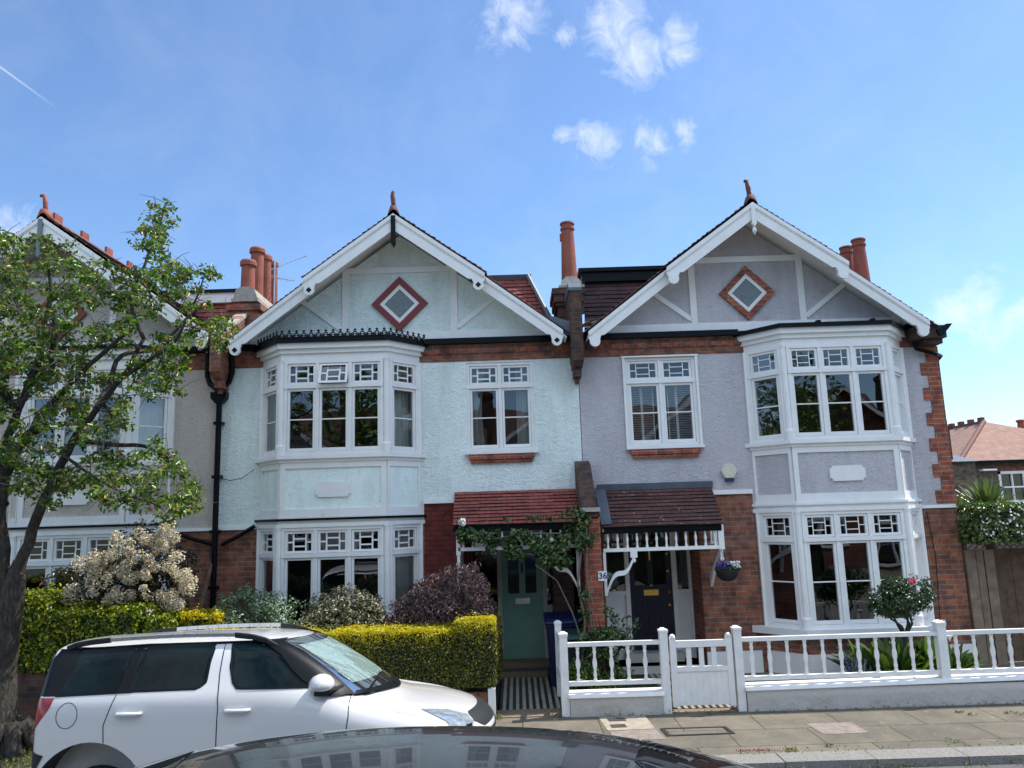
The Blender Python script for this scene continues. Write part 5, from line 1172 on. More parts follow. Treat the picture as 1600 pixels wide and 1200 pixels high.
# hanging basket
hb = at(1136, 890, 11.52); hb.z -= 0.0
bk = thing('hanging_basket', 'dark hanging basket of violet and white flowers at the porch end', 'hanging basket', (hb.x, hb.y, hb.z))
MB().lathe((hb.x, hb.y, hb.z-.17), [(.02, 0), (.09, .02), (.14, .07), (.165, .14), (.17, .165), (.15, .165)], 20).build('basket', 'darkplastic', bk, smooth=True)
P = rng.normal(0, 1, (420, 3)); P /= np.linalg.norm(P, axis=1)[:, None]; P[:, 2] = np.abs(P[:, 2])*.5; P = P*.17+np.array(hb)
leaves('foliage', P, P-np.array(hb), .035, 'leaf_dark', bk, aspect=.5)
for m_, sx, n in (('petalv', -1, 60), ('petalw', 1, 75)):
    Q = np.clip(rng.normal(0, .05, (n, 3)), -.085, .085)*np.array([1.1, 1, .5])+np.array(hb)+np.array([sx*.07, -.06, .07]); leaves('flowers', Q, np.tile((0, -1, .5), (n, 1)), .038, m_, bk, aspect=.95)
mb = MB()
for a in (0, 2.1, 4.2): mb.tube([(hb.x+.16*math.cos(a), hb.y+.16*math.sin(a), hb.z), (2.99, 11.53, hb.z+.42)], .003, 4)
mb.build('chain', 'black', bk)
# bins
def bin_(name, label, cat, x0, x1, y0, y1, zt, m, lid):
    t = thing(name, label, cat, ((x0+x1)/2, (y0+y1)/2, 0)); b = MB(); i = .04
    b.add([(x0+i, y0+i, .04), (x1-i, y0+i, .04), (x1-i, y1-i, .04), (x0+i, y1-i, .04), (x0, y0, zt-.12), (x1, y0, zt-.12), (x1, y1, zt-.12), (x0, y1, zt-.12)], [(0, 3, 2, 1), (4, 5, 6, 7), (0, 1, 5, 4), (1, 2, 6, 5), (2, 3, 7, 6), (3, 0, 4, 7)])
    b.box(x0-.02, x1+.02, y0-.02, y1, zt-.17, zt-.12); b.build('body', m, t, bevel=.012)
    l = MB(); l.prism([(x0-.03, y0-.05, zt-.12), (x0-.03, y1+.03, zt-.12), (x0-.03, y1+.02, zt-.02), (x0-.03, (y0+y1)/2, zt), (x0-.03, y0, zt-.05), (x0-.03, y0-.05, zt-.09)], (x1-x0+.06, 0, 0)); l.build('lid', lid, t, bevel=.015)
    MB().tube([(x0+.05, y1+.06, zt-.1), (x1-.05, y1+.06, zt-.1)], .015, 8).build('handle', m, t)
    w = MB()
    for xx in (x0, x1-.05): w.tube([(xx, y1-.03, .1), (xx+.05, y1-.03, .1)], .1, 16)
    w.build('wheels', 'rubber', t); return t
bin_('wheelie_bin', 'tall navy blue wheelie bin standing beside the green door', 'bin', .40, .86, 11.65, 12.25, 1.02, 'binblue', 'binblue')
bin_('wheelie_bin', 'lower dark green lidded bin in front of the blue bin', 'bin', .62, 1.0, 11.2, 11.6, .86, 'darkplastic', 'bingreen')

# ------------------------------------------------------------------ street tree
tree = thing('street_tree', 'young leafy street tree with forked grey trunk in front of the pinkish house', 'tree', (-5.85, 9.3, 0))
nodes = []      # (pos, radius)
tm = MB()
def limb(pts, r0, r1, nseg=10):
    pts = [Vector(p) for p in pts]; out = []
    for i in range(len(pts)-1):
        p0, p1, p2, p3 = pts[max(0, i-1)], pts[i], pts[i+1], pts[min(len(pts)-1, i+2)]
        for k in range(4):
            t = k/4; out.append(.5*((2*p1)+(p2-p0)*t+(2*p0-5*p1+4*p2-p3)*t*t+(3*p1-p0-3*p2+p3)*t**3))
    out.append(pts[-1]); n = len(out); rs = [r0+(r1-r0)*i/(n-1) for i in range(n)]
    out = [p+Vector((random.gauss(0, .012), random.gauss(0, .012), 0))*(1 if 0 < i < n-1 else 0) for i, p in enumerate(out)]
    tm.tube(out, rs, 9 if r0 > .03 else 6)
    for p, r in zip(out, rs): nodes.append((p, r))
TY = 9.3
tm.tube([(-5.90, TY, -.05), (-5.92, TY, .10), (-5.96, TY, .35), (-5.99, TY, .9), (-5.96, TY, 1.5), (-5.93, TY, 1.9), (-5.92, TY, 2.15)], [.34, .24, .165, .140, .132, .12, .04], 14)
for a in range(7): an_ = a*.9; tm.tube([(-5.85+.12*math.cos(an_), TY+.12*math.sin(an_), .32), (-5.85+.30*math.cos(an_), TY+.30*math.sin(an_), .06), (-5.85+.48*math.cos(an_), TY+.48*math.sin(an_), -.04)], [.09, .08, .03], 7)
A_ = lambda x, y, Y=TY: at(x, y, Y)
limb([A_(12, 960), A_(24, 905), A_(45, 850), A_(80, 760), A_(112, 692), A_(150, 640, 9.2), A_(190, 590, 9.1), A_(225, 530, 9.0)], .082, .02)
limb([A_(6, 960), A_(6, 880), A_(3, 790), A_(10, 700), A_(28, 640), A_(60, 560, 9.5), A_(75, 480, 9.6), A_(80, 400, 9.7)], .078, .018)
limb([A_(10, 740), A_(38, 690), A_(60, 655, 9.2), A_(90, 620, 9.0), A_(140, 570, 8.8), A_(200, 520, 8.7)], .06, .02)
limb([A_(112, 692), A_(135, 690, 9.4), A_(180, 695, 9.5), A_(235, 700, 9.6), A_(280, 740, 9.6), A_(305, 785, 9.6)], .04, .01)
limb([A_(150, 640, 9.2), A_(170, 600, 9.5), A_(190, 555, 9.7), A_(250, 545, 9.9), A_(290, 500, 10), A_(330, 470, 10)], .04, .012)
limb([A_(225, 530, 9.0), A_(205, 470, 9.0), A_(222, 420, 9.0), A_(238, 380, 9.0), A_(255, 330, 9.0)], .028, .007)
limb([A_(190, 590, 9.1), A_(235, 560, 8.9), A_(270, 535, 8.8), A_(300, 480, 8.8), A_(320, 430, 8.8)], .03, .008)
limb([A_(60, 560, 9.5), A_(75, 590, 9.4), A_(82, 540, 9.2), A_(80, 470, 9.0), A_(75, 400, 8.9)], .045, .01)
limb([A_(5, 790), A_(-60, 700), A_(-120, 600, 9.4), A_(-160, 500, 9.6)], .07, .02)
limb([A_(28, 640), A_(-30, 560, 9.0), A_(-70, 470, 8.8), A_(-80, 400, 8.7)], .05, .015)
limb([A_(100, 712), A_(140, 740, 9.0), A_(190, 770, 8.9), A_(250, 790, 8.9)], .022, .008)
REG = [(-170, 380), (0, 352), (40, 372), (100, 358), (125, 395), (160, 400), (185, 430), (205, 395), (235, 318), (258, 312), (270, 335), (262, 372), (285, 400), (330, 408), (345, 440), (340, 480), (362, 510), (355, 540), (300, 555), (285, 580), (285, 620), (228, 640), (252, 665), (250, 690), (285, 715), (310, 760), (308, 795), (250, 812), (200, 800), (150, 790), (120, 770), (85, 790), (60, 770), (20, 760), (-60, 760), (-170, 640)]
def inpoly(x, y, P_):
    c = False; j = len(P_)-1
    for i in range(len(P_)):
        if (P_[i][1] > y) != (P_[j][1] > y) and x < (P_[j][0]-P_[i][0])*(y-P_[i][1])/(P_[j][1]-P_[i][1])+P_[i][0]: c = not c
        j = i
    return c
att = []
while len(att) < 740:
    x, y = random.uniform(-170, 362), random.uniform(312, 812)
    if not inpoly(x, y, REG): continue
    if x > 150 and 600 < y < 700 and random.random() < .4: continue
    if noise.noise(Vector((x*.014, y*.014, 3))) < -.16 and random.random() < .8: continue
    att.append(at(x, y, TY+max(-1.2, min(1.2, random.gauss(0, .6)))))
att.sort(key=lambda p: min((p-q[0]).length for q in nodes))
tw = MB(); ends = []
NP = [q[0] for q in nodes]
for p in att:
    i = min(range(len(NP)), key=lambda k: (NP[k]-p).length+.25*max(0, NP[k].z-p.z)); q = NP[i]; L_ = (p-q).length
    if L_ < .04: ends.append((p, Vector((0, 0, 1)))); continue
    m1 = q.lerp(p, .4)+Vector((random.gauss(0, .09), random.gauss(0, .09), random.uniform(-.06, .10)))*L_; m2 = q.lerp(p, .75)+Vector((random.gauss(0, .07), random.gauss(0, .07), random.uniform(-.02, .08)))*L_
    tw.tube([q, m1, m2, p], [.004+.011*min(1, L_), .004+.007*min(1, L_), .004+.003*L_, .003], 5, False)
    NP += [m1, m2, p]; ends.append((p, (p-m2).normalized()))
    for _ in range(2):   # bare side twigs
        s = m1.lerp(p, random.random()); d = Vector((random.gauss(0, 1), random.gauss(0, 1), random.gauss(.2, .8))).normalized()*random.uniform(.1, .32)
        tw.tube([s, s+d*.5+Vector((0, 0, .02)), s+d], [.0045, .0035, .002], 4, False)
tm.build('trunk', 'bark', tree, smooth=True); tw.build('twigs', 'twig', tree)
P, Nn = [], []
for p, d in ends:
    n = random.randint(18, 36); r_ = random.uniform(.09, .17)
    v = rng.normal(0, 1, (n, 3)); v /= np.linalg.norm(v, axis=1)[:, None]; v[:, 2] *= .65
    P.append(np.array(p)+np.array([0, 0, -.03])+v*r_*rng.random((n, 1))**.5); Nn.append(v*.5+np.array([0, 0, .9]))
leaves('crown', np.concatenate(P), np.concatenate(Nn), .066, 'leaf_tree', tree, aspect=.46, spread=.55, droop=.9, fold=.35)

# ------------------------------------------------------------------ cars
def car_body(stations, yc, cut=None, sub=2):
    """stations: (x, zt, wt, zb, wbelt, wb, zlow, bow) -> smooth closed body mesh evaluated; returns (mesh, bvh)"""
    V = []; n = 0
    for (x, zt, wt, zb, wbe, wb_, zl, bow, tz) in stations:
        h = [(0, zt), (wt*.55, zt-.012*tz), (wt*.88, zt-.04*tz), (wt, zt-.10*tz), (wbe, zb), (wb_-.008, zb-.09), (wb_, (zb+zl)*.5+.08), (wb_-.012, zl+.22), (wb_-.05, zl+.04), (wb_*.6, zl)]
        pts = [(-a, b) for a, b in h] + [(a, b) for a, b in h[1:]][::-1]
        V += [(x-bow*(abs(a)/.85)**2, yc+a, b) for a, b in pts]; n = len(pts)
    F = [(i*n+k, i*n+(k+1) % n, (i+1)*n+(k+1) % n, (i+1)*n+k) for i in range(len(stations)-1) for k in range(n)]
    F += [tuple(range(n-1, -1, -1)), tuple((len(stations)-1)*n+k for k in range(n))]
    me = bpy.data.meshes.new('body'); me.from_pydata(V, [], F); o = bpy.data.objects.new('body_tmp', me); COL.objects.link(o)
    md = o.modifiers.new('s', 'SUBSURF'); md.levels = md.render_levels = sub
    tmp = []
    for (x, z, r_, ya, yb) in (cut or []):
        mb = MB().tube([(x, ya, z), (x, yb, z)], r_, 40); c = mb.build('cut', 'black'); tmp.append(c)
        bm_ = o.modifiers.new('b', 'BOOLEAN'); bm_.operation = 'DIFFERENCE'; bm_.object = c; bm_.solver = 'EXACT'
    dg = bpy.context.evaluated_depsgraph_get(); dg.update(); ev = o.evaluated_get(dg)
    m2 = bpy.data.meshes.new_from_object(ev); bvh = None
    o.modifiers.clear(); md = o.modifiers.new('s', 'SUBSURF'); md.levels = md.render_levels = sub
    dg.update(); e2 = o.evaluated_get(dg); m3 = bpy.data.meshes.new_from_object(e2)
    bvh = BVHTree.FromPolygons([v.co.copy() for v in m3.vertices], [tuple(p.vertices) for p in m3.polygons])
    for c in tmp: bpy.data.objects.remove(c)
    bpy.data.objects.remove(o); bpy.data.meshes.remove(m3)
    m2.polygons.foreach_set('use_smooth', [True]*len(m2.polygons)); m2.set_sharp_from_angle(angle=R(38)); m2.materials.clear()
    return m2, bvh
def poly_rows(poly, n):       # polygon -> rows of equal u-steps: list of (u, vmin, vmax)
    us = [p[0] for p in poly]; u0, u1 = min(us)+1e-4, max(us)-1e-4; out = []
    for i in range(n+1):
        u = u0+(u1-u0)*i/n; vs = []
        for j in range(len(poly)):
            a, b = poly[j], poly[(j+1) % len(poly)]
            if (a[0]-u)*(b[0]-u) <= 0 and abs(a[0]-b[0]) > 1e-9: vs.append(a[1]+(b[1]-a[1])*(u-a[0])/(b[0]-a[0]))
        out.append((u, min(vs), max(vs)))
    return out
def patch(mb, bvh, poly, mode, off, n=24, m=8, thick=0):
    """drape a polygon on the car surface. mode 'near'/'far': poly in (x,z), 'front'/'back': (y,z), 'top': (x,y)"""
    O = {'near': lambda u, v: (Vector((u, -5, v)), Vector((0, 1, 0))), 'far': lambda u, v: (Vector((u, 20, v)), Vector((0, -1, 0))),
         'front': lambda u, v: (Vector((20, u, v)), Vector((-1, 0, 0))), 'back': lambda u, v: (Vector((-20, u, v)), Vector((1, 0, 0))), 'diag': lambda u, v: (Vector((u*.7071+7, u*.7071-7, v)), Vector((-.7071, .7071, 0))), 'diagf': lambda u, v: (Vector((-u*.7071+10.366+7-10.366, u*.7071+7, v)), Vector((-.7071, -.7071, 0))), 'top': lambda u, v: (Vector((u, v, 5)), Vector((0, 0, -1)))}[mode]
    V = []; ok = []
    for (u, a, b) in poly_rows(poly, n):
        for k in range(m+1):
            o_, d = O(u, a+(b-a)*k/m); h, nn_, _, _ = bvh.ray_cast(o_, d); ok.append(h is not None)
            if h is None: V.append(Vector((0, 0, -99))); continue
            if nn_.dot(d) > 0: nn_ = -nn_
            V.append(h+nn_*off)
    F = []
    for i in range(n):
        for k in range(m):
            f = (i*(m+1)+k, i*(m+1)+k+1, (i+1)*(m+1)+k+1, (i+1)*(m+1)+k)
            if all(ok[q] for q in f) and max((V[f[a]]-V[f[a-1]]).length for a in range(4)) < .35: F.append(f)
    used = sorted({q for f in F for q in f}); ix = {q: i for i, q in enumerate(used)}
    mb.add([V[q] for q in used], [tuple(ix[q] for q in f) for f in F])
def surf(bvh, x, z, side='near', off=.0):
    for e in range(12):
        h, nn_, _, _ = bvh.ray_cast(Vector((x+.02*e, -5 if side == 'near' else 20, z)), Vector((0, 1 if side == 'near' else -1, 0)))
        if h is not None: break
    if nn_.y*(1 if side == 'near' else -1) > 0: nn_ = -nn_
    return h+nn_*off
def seam(mb, bvh, pts, r=.004, side='near'):
    out = []
    for a, b in zip(pts[:-1], pts[1:]):
        for k in range(6): t = k/6; out.append(surf(bvh, a[0]+(b[0]-a[0])*t, a[1]+(b[1]-a[1])*t, side))
    out.append(surf(bvh, *pts[-1], side)); mb.tube(out, r, 5, False)
def wheel(parent, x, y, z, r, face):
    t = MB(); prof = [(r-.11, -.10), (r-.03, -.11), (r, -.085), (r, .085), (r-.03, .11), (r-.11, .10), (r-.11, -.10)]
    n = 32; V = [(x+a*math.cos(2*math.pi*k/n), y+b, z+a*math.sin(2*math.pi*k/n)) for a, b in prof for k in range(n)]
    t.add(V, [(i*n+k, i*n+(k+1) % n, (i+1)*n+(k+1) % n, (i+1)*n+k) for i in range(len(prof)-1) for k in range(n)])
    w = t.build('wheel', 'rubber', parent, smooth=True)
    rm = MB(); yf = y+face*.085
    rm.tube([(x, yf-face*.06, z), (x, yf-face*.055, z)], r-.105, 28); rm.tube([(x, yf-face*.05, z), (x, yf+face*.01, z)], .06, 16)
    for k in range(5):
        a = k*2*math.pi/5+.3; d = Vector((math.cos(a), 0, math.sin(a))); s_ = Vector((-d.z, 0, d.x)); c = Vector((x, yf-.012, z))
        rm.prism([c+d*.04-s_*.035, c+d*(r-.11)-s_*.05, c+d*(r-.11)+s_*.05, c+d*.04+s_*.035], (0, .02, 0))
    rm.build('rim', 'silver', w)
YC = 7.33
M['carwindow'] = plain('dark_tinted_window', (.004, .012, .014), .02, var=.8, scale=2.5, spec=.12)
suv = thing('parked_car', 'white compact suv with roof rails parked in front of the golden hedge', 'car', (-2.1, YC, RZ))
# x, ztop, wtop, zbelt, wbelt, wbody, zlow, bow, tz
ST = [(-4.15, .88, .60, .74, .66, .70, .22, -.26, .6), (-4.135, 1.00, .66, .96, .76, .80, .16, -.25, .6), (-4.09, 1.22, .68, 1.14, .80, .87, .14, -.20, .6), (-3.98, 1.49, .68, 1.19, .82, .89, .13, -.14, .6), (-3.93, 1.555, .685, 1.20, .825, .895, .12, -.10, .7), (-3.82, 1.572, .69, 1.20, .825, .895, .12, -.12, .7), (-3.64, 1.575, .68, 1.20, .82, .90, .12, -.04, 1),
      (-3.1, 1.59, .685, 1.195, .83, .902, .12, 0, .8), (-2.5, 1.59, .685, 1.185, .83, .902, .12, 0, .8), (-2.05, 1.57, .685, 1.175, .825, .902, .12, .04, .8), (-1.86, 1.51, .68, 1.17, .82, .90, .12, .10, 1),
      (-1.45, 1.285, .715, 1.14, .81, .90, .12, .20, .7), (-1.07, 1.02, .72, 1.04, .80, .90, .12, .30, .35), (-0.95, .985, .72, .99, .80, .90, .12, .22, .4), (-0.67, .945, .70, .93, .80, .895, .13, .18, .5),
      (-0.43, .885, .66, .84, .77, .86, .15, .24, .6), (-0.30, .82, .62, .76, .72, .80, .17, .32, .6), (-0.23, .73, .60, .66, .68, .74, .20, .36, .5), (-0.21, .62, .58, .56, .64, .70, .24, .36, .4)]
WH = [(-3.42, .27), (-.86, .27)]
cut = [(x, .36 if x < -2 else .36, .47, YC-1.2, YC-.62) for x, z in WH]+[(x, .36, .47, YC+.62, YC+1.2) for x, z in WH]
bm2, bv = car_body(ST, YC, cut)
o0 = Vector(ORG[suv.name])
for v in bm2.vertices: v.co -= o0
bm2.materials.append(M['suvwhite']); bo_ = bpy.data.objects.new('body', bm2); COL.objects.link(bo_); bo_.parent = suv; ORG[bo_.name] = tuple(o0)
for x, z in WH:
    for sd in (-1, 1): wheel(suv, x, YC+sd*.78, z-.01, .345, sd)
wa = MB()
for x, z in WH: wa.box(x-.44, x+.44, YC-.58, YC+.58, -.0, .80)
for x, z in WH:
    for sd in (-1, 1):
        n = 30; V = []
        for k in range(n+1):
            a = -.5+(math.pi+1.0)*k/n; V += [(x+.466*math.cos(a), YC+sd*.60, .36+.466*math.sin(a)), (x+.466*math.cos(a), YC+sd*.885, .36+.466*math.sin(a))]
        wa.add(V, [(2*k, 2*k+1, 2*k+3, 2*k+2) for k in range(n)])
wa.build('wheel_arch', 'black', suv)
# windows on the near side (x, z) and far side
W3 = [(-3.70, 1.185), (-3.25, 1.19), (-3.19, 1.51), (-3.64, 1.50), (-3.67, 1.38)]
W2 = [(-3.135, 1.195), (-3.15, 1.20), (-3.11, 1.515), (-2.53, 1.52), (-2.525, 1.48), (-2.55, 1.27), (-2.575, 1.22), (-2.62, 1.195)]
W1 = [(-2.39, 1.52), (-2.40, 1.50), (-2.335, 1.25), (-2.30, 1.205), (-2.25, 1.185), (-1.42, 1.165), (-1.50, 1.235), (-1.86, 1.51), (-1.91, 1.52)]
for sd in ('near', 'far'):
    for nm, w in (('rear_side_window', W3), ('rear_door_window', W2), ('front_door_window', W1)):
        g = MB(); patch(g, bv, w, sd, .006, 24, 8); go = g.build(nm, 'carwindow', suv, smooth=True)
b_ = MB()
for sd in ('near', 'far'):
    patch(b_, bv, [(-3.98, 1.17), (-3.70, 1.172), (-3.58, 1.51), (-3.84, 1.51), (-3.93, 1.38)], sd, .003, 14, 10); patch(b_, bv, [(-3.74, 1.175), (-2.60, 1.185), (-2.52, 1.25), (-2.50, 1.53), (-3.66, 1.515)], sd, .0025, 30, 8); patch(b_, bv, [(-2.42, 1.53), (-2.36, 1.25), (-2.30, 1.18), (-1.36, 1.155), (-1.86, 1.53)], sd, .003, 26, 8)
    patch(b_, bv, [(-3.72, 1.165), (-2.50, 1.175), (-2.49, 1.56), (-3.68, 1.545)], sd, .0025, 30, 8) if 0 else None
    patch(b_, bv, [(-3.26, 1.18), (-3.13, 1.18), (-3.11, 1.53), (-3.20, 1.525)], sd, .004, 6, 8)
    patch(b_, bv, [(-3.66, 1.495), (-3.1, 1.51), (-1.95, 1.515), (-1.95, 1.53), (-3.1, 1.53), (-3.65, 1.51)], sd, .004, 30, 2)
    patch(b_, bv, [(-1.42, 1.150), (-1.18, 1.13), (-1.28, 1.24), (-1.78, 1.53), (-1.92, 1.53)], sd, .0045, 26, 8)
    patch(b_, bv, [(-3.74, 1.165), (-3.13, 1.178), (-3.13, 1.196), (-3.74, 1.188)], sd, .004, 20, 1)
    patch(b_, bv, [(-2.28, 1.178), (-1.38, 1.155), (-1.42, 1.17), (-2.28, 1.192)], sd, .0065, 20, 1)
b_.build('window_trim', 'black', suv, smooth=True)
ch_ = MB()
for pts in ([(-3.12, 1.51), (-3.15, 1.19)], [(-3.15, 1.19), (-2.62, 1.187), (-2.56, 1.22)], [(-2.40, 1.51), (-2.345, 1.25), (-2.30, 1.19), (-2.24, 1.18)]): seam(ch_, bv, pts, .004)
ch_.build('window_seal', 'darkplastic', suv)
sm = MB()
seam(sm, bv, [(-2.455, 1.55), (-2.45, 1.30), (-2.42, 1.05), (-2.42, .62), (-2.42, .30)]); seam(sm, bv, [(-3.25, 1.17), (-3.32, .95), (-3.31, .82)]); seam(sm, bv, [(-1.40, 1.15), (-1.385, .95), (-1.42, .7), (-1.42, .3)])
fp = [(-3.64+.085*math.cos(a)+.02, 1.03+.095*math.sin(a)) for a in np.linspace(0, 2*math.pi, 17)]; seam(sm, bv, fp, .003)
seam(sm, bv, [(-3.76, 1.12), (-3.86, 1.0)])
sm.build('door_seams', 'black', bo_)
# windscreen (front rays: y, z)
g = MB(); patch(g, bv, [(YC-.72, 1.10), (YC-.60, 1.06), (YC, 1.075), (YC+.60, 1.06), (YC+.72, 1.10), (YC+.60, 1.49), (YC+.45, 1.51), (YC-.45, 1.51), (YC-.60, 1.49)], 'front', .016, 40, 20); g.build('windscreen', 'screen', suv, smooth=True)
g = MB(); patch(g, bv, [(YC-.70, 1.075), (YC, 1.04), (YC+.70, 1.075), (YC+.66, 1.10), (YC, 1.085), (YC-.66, 1.10)], 'front', .019, 26, 3); patch(g, bv, [(YC-.82, 1.09), (YC-.68, 1.08), (YC-.55, 1.51), (YC-.64, 1.52)], 'front', .018, 10, 14); patch(g, bv, [(YC+.68, 1.08), (YC+.82, 1.09), (YC+.64, 1.52), (YC+.55, 1.51)], 'front', .018, 10, 14); g.build('windscreen_surround', 'black', suv, smooth=True)
g = MB(); patch(g, bv, [(YC-.58, 1.16), (YC+.58, 1.16), (YC+.50, 1.47), (YC-.50, 1.47)], 'front', .009, 40, 20)
for i, v in enumerate(g.v): g.v[i] = (v[0]+.0015*math.sin(i*2.1), v[1], v[2])
g.build('sunshade', 'foil', suv)
g = MB(); patch(g, bv, [(YC-.76, 1.09), (YC-.60, 1.06), (YC, 1.075), (YC+.60, 1.06), (YC+.76, 1.09), (YC+.64, 1.50), (YC+.45, 1.52), (YC-.45, 1.52), (YC-.64, 1.50)], 'front', .004, 40, 20); g.build('windscreen_backing', 'darkplastic', suv)  # dark sheet behind the whole windscreen, standing in for the unlit cabin
g = MB(); patch(g, bv, [(YC-.58, 1.25), (YC+.58, 1.25), (YC+.50, 1.50), (YC-.50, 1.50)], 'back', .006, 20, 8); g.build('rear_window', 'carglass', suv, smooth=True)
wp = MB()
for (y0, y1) in ((YC-.62, YC-.02), (YC-.05, YC+.5)):
    pts = []
    for k in range(7):
        t = k/6; h, nn_, _, _ = bv.ray_cast(Vector((20, y0+(y1-y0)*t, 1.075+.05*t*(1-t)+.09*(t if y0 < YC-.3 else .3*t))), Vector((-1, 0, 0))); pts.append(h+Vector((.02, 0, .012)))
    wp.tube(pts, .009, 5)
wp.build('wiper', 'black', suv)
# lights
g = MB(); patch(g, bv, [(4.17, .935), (4.25, .86), (4.36, .79), (4.48, .765), (4.56, .79), (4.55, .85), (4.40, .905)], 'diag', .006, 24, 10)
g.build('headlight', 'clearlens', suv, smooth=True)
g = MB(); patch(g, bv, [(YC-.74, .80), (YC-.66, .72), (YC-.52, .76), (YC-.50, .84), (YC-.62, .88)], 'front', .006, 12, 8); patch(g, bv, [(YC-.60, .62), (YC-.54, .56), (YC-.47, .56), (YC-.44, .63), (YC-.48, .70), (YC-.56, .70)], 'front', .008, 12, 6); g.build('fog_light', 'clearlens', suv, smooth=True)
g = MB(); patch(g, bv, [(YC-.46, .80), (YC-.38, .74), (YC+.38, .74), (YC+.46, .80), (YC+.40, .86), (YC-.40, .86)], 'front', .007, 20, 5); patch(g, bv, [(YC-.42, .70), (YC-.36, .42), (YC+.36, .42), (YC+.42, .70)], 'front', .007, 20, 8); g.build('grille', 'darkplastic', suv, smooth=True)
for sd in ('near', 'far'):
    g = MB(); patch(g, bv, [(-4.00, 1.16), (-3.745, 1.160), (-3.77, 1.08), (-3.86, .96), (-3.97, .86), (-4.03, 1.0)], sd, .006, 16, 8); g.build('tail_light', 'redlens', suv, smooth=True)
g = MB()
for sd in ('near', 'far'): patch(g, bv, [(-4.08, .30), (-3.93, .16), (-3.86, .20), (-3.88, .55), (-3.78, .74), (-4.02, .80), (-4.08, .70)], sd, .006, 14, 8)
patch(g, bv, [(YC-.72, .78), (YC+.72, .78), (YC+.70, .25), (YC-.70, .25)], 'back', .006, 20, 8); g.build('rear_bumper', 'darkplastic', suv, smooth=True)
g = MB(); patch(g, bv, [(-2.95, .66), (-1.5, .62), (-1.48, .52), (-2.97, .54)], 'near', .010, 30, 3); g.build('side_trim', 'darkplastic', suv, smooth=True)
# handles
for x in (-3.12, -2.26):
    hc = surf(bv, x, 1.035); hd = MB(); hd.tube([hc+Vector((-.10, -.008, 0)), hc+Vector((-.085, -.035, 0)), hc+Vector((.07, -.035, 0)), hc+Vector((.10, -.006, 0))], [.012, .016, .016, .012], 10)
    hd.build('door_handle', 'suvwhite', suv, smooth=True)
    rc = MB(); patch(rc, bv, [(x+.0+.07*math.cos(a), 1.035+.05*math.sin(a)) for a in np.linspace(0, 2*math.pi, 17)[:-1]], 'near', .001, 10, 6); rc.build('handle_recess', plain('recess_shadow_paint', (.60, .60, .60), .3), suv)
# mirror
mc = surf(bv, -1.60, 1.20)+Vector((0, -.14, .0)); mm = MB(); n, k_ = 14, 10; V = []
for i in range(k_+1):
    ph_ = math.pi*i/k_
    for j in range(n):
        th_ = 2*math.pi*j/n; V.append(mc+Vector((.105*math.sin(ph_)*math.cos(th_)*(1.0), .11*math.cos(ph_), .085*math.sin(ph_)*math.sin(th_)*(1 if math.sin(th_) > 0 else .62))))
mm.add(V, [(i*n+j, i*n+(j+1) % n, (i+1)*n+(j+1) % n, (i+1)*n+j) for i in range(k_) for j in range(n)]); mo_ = mm.build('door_mirror', 'suvwhite', suv, smooth=True)
MB().tube([mc+Vector((.04, .02, -.05)), mc+Vector((.09, .11, -.06)), mc+Vector((.13, .17, -.045))], [.03, .024, .02], 8).tube([mc+Vector((-.05, -.04, -.058)), mc+Vector((.06, .0, -.062))], [.022, .03], 8).build('mirror_arm', 'darkplastic', mo_)
# roof rails: black feet, bright bar
for sd, nm in ((-1, 'roof_rail'), (1, 'roof_rail')):
    yy = YC+sd*.64
    f1, f2, br = MB(), MB(), MB()
    zr_ = lambda x: bv.ray_cast(Vector((x, yy, 5)), Vector((0, 0, -1)))[0].z
    A = [(-3.78, zr_(-3.74)+.0), (-3.70, zr_(-3.7)+.030), (-3.58, zr_(-3.55)+.052), (-3.42, zr_(-3.4)+.060)]
    B2 = [(-2.38, zr_(-2.38)+.060), (-2.24, zr_(-2.24)+.05), (-2.12, zr_(-2.12)+.03), (-2.02, zr_(-2.02)+.0)]
    def rail(mb, pts, w=.018, hh=.017): 
        for (a, b), (c, d) in zip(pts[:-1], pts[1:]): mb.prism([(a, yy-w, b-hh), (c, yy-w, d-hh), (c, yy-w, d+hh), (a, yy-w, b+hh)], (0, 2*w, 0))
    rail(f1, A, .024, .022); rail(f1, B2, .024, .022)
    rr = f1.build(nm, 'darkplastic', suv, bevel=.008)
    rail(br, [(-3.42+i*.104, zr_(-3.42+i*.104)+.064) for i in range(11)], .020, .018); br.build('rail_bar', 'silver', rr, bevel=.006)
MB().tube([(-3.55, YC, 1.57), (-3.72, YC, 1.78)], [.006, .003], 5).build('aerial', 'black', suv)
def settle(o):      # the car leans to the kerb: its upper body drops a little on the far side
    for c in o.children:
        if c.type == 'MESH':
            for v in c.data.vertices:
                yw, zw = v.co.y+YC, v.co.z+RZ; v.co.z -= .075*max(0, yw-6.6)*min(1, max(0, (zw-.6)/.5))
        settle(c)
settle(suv)
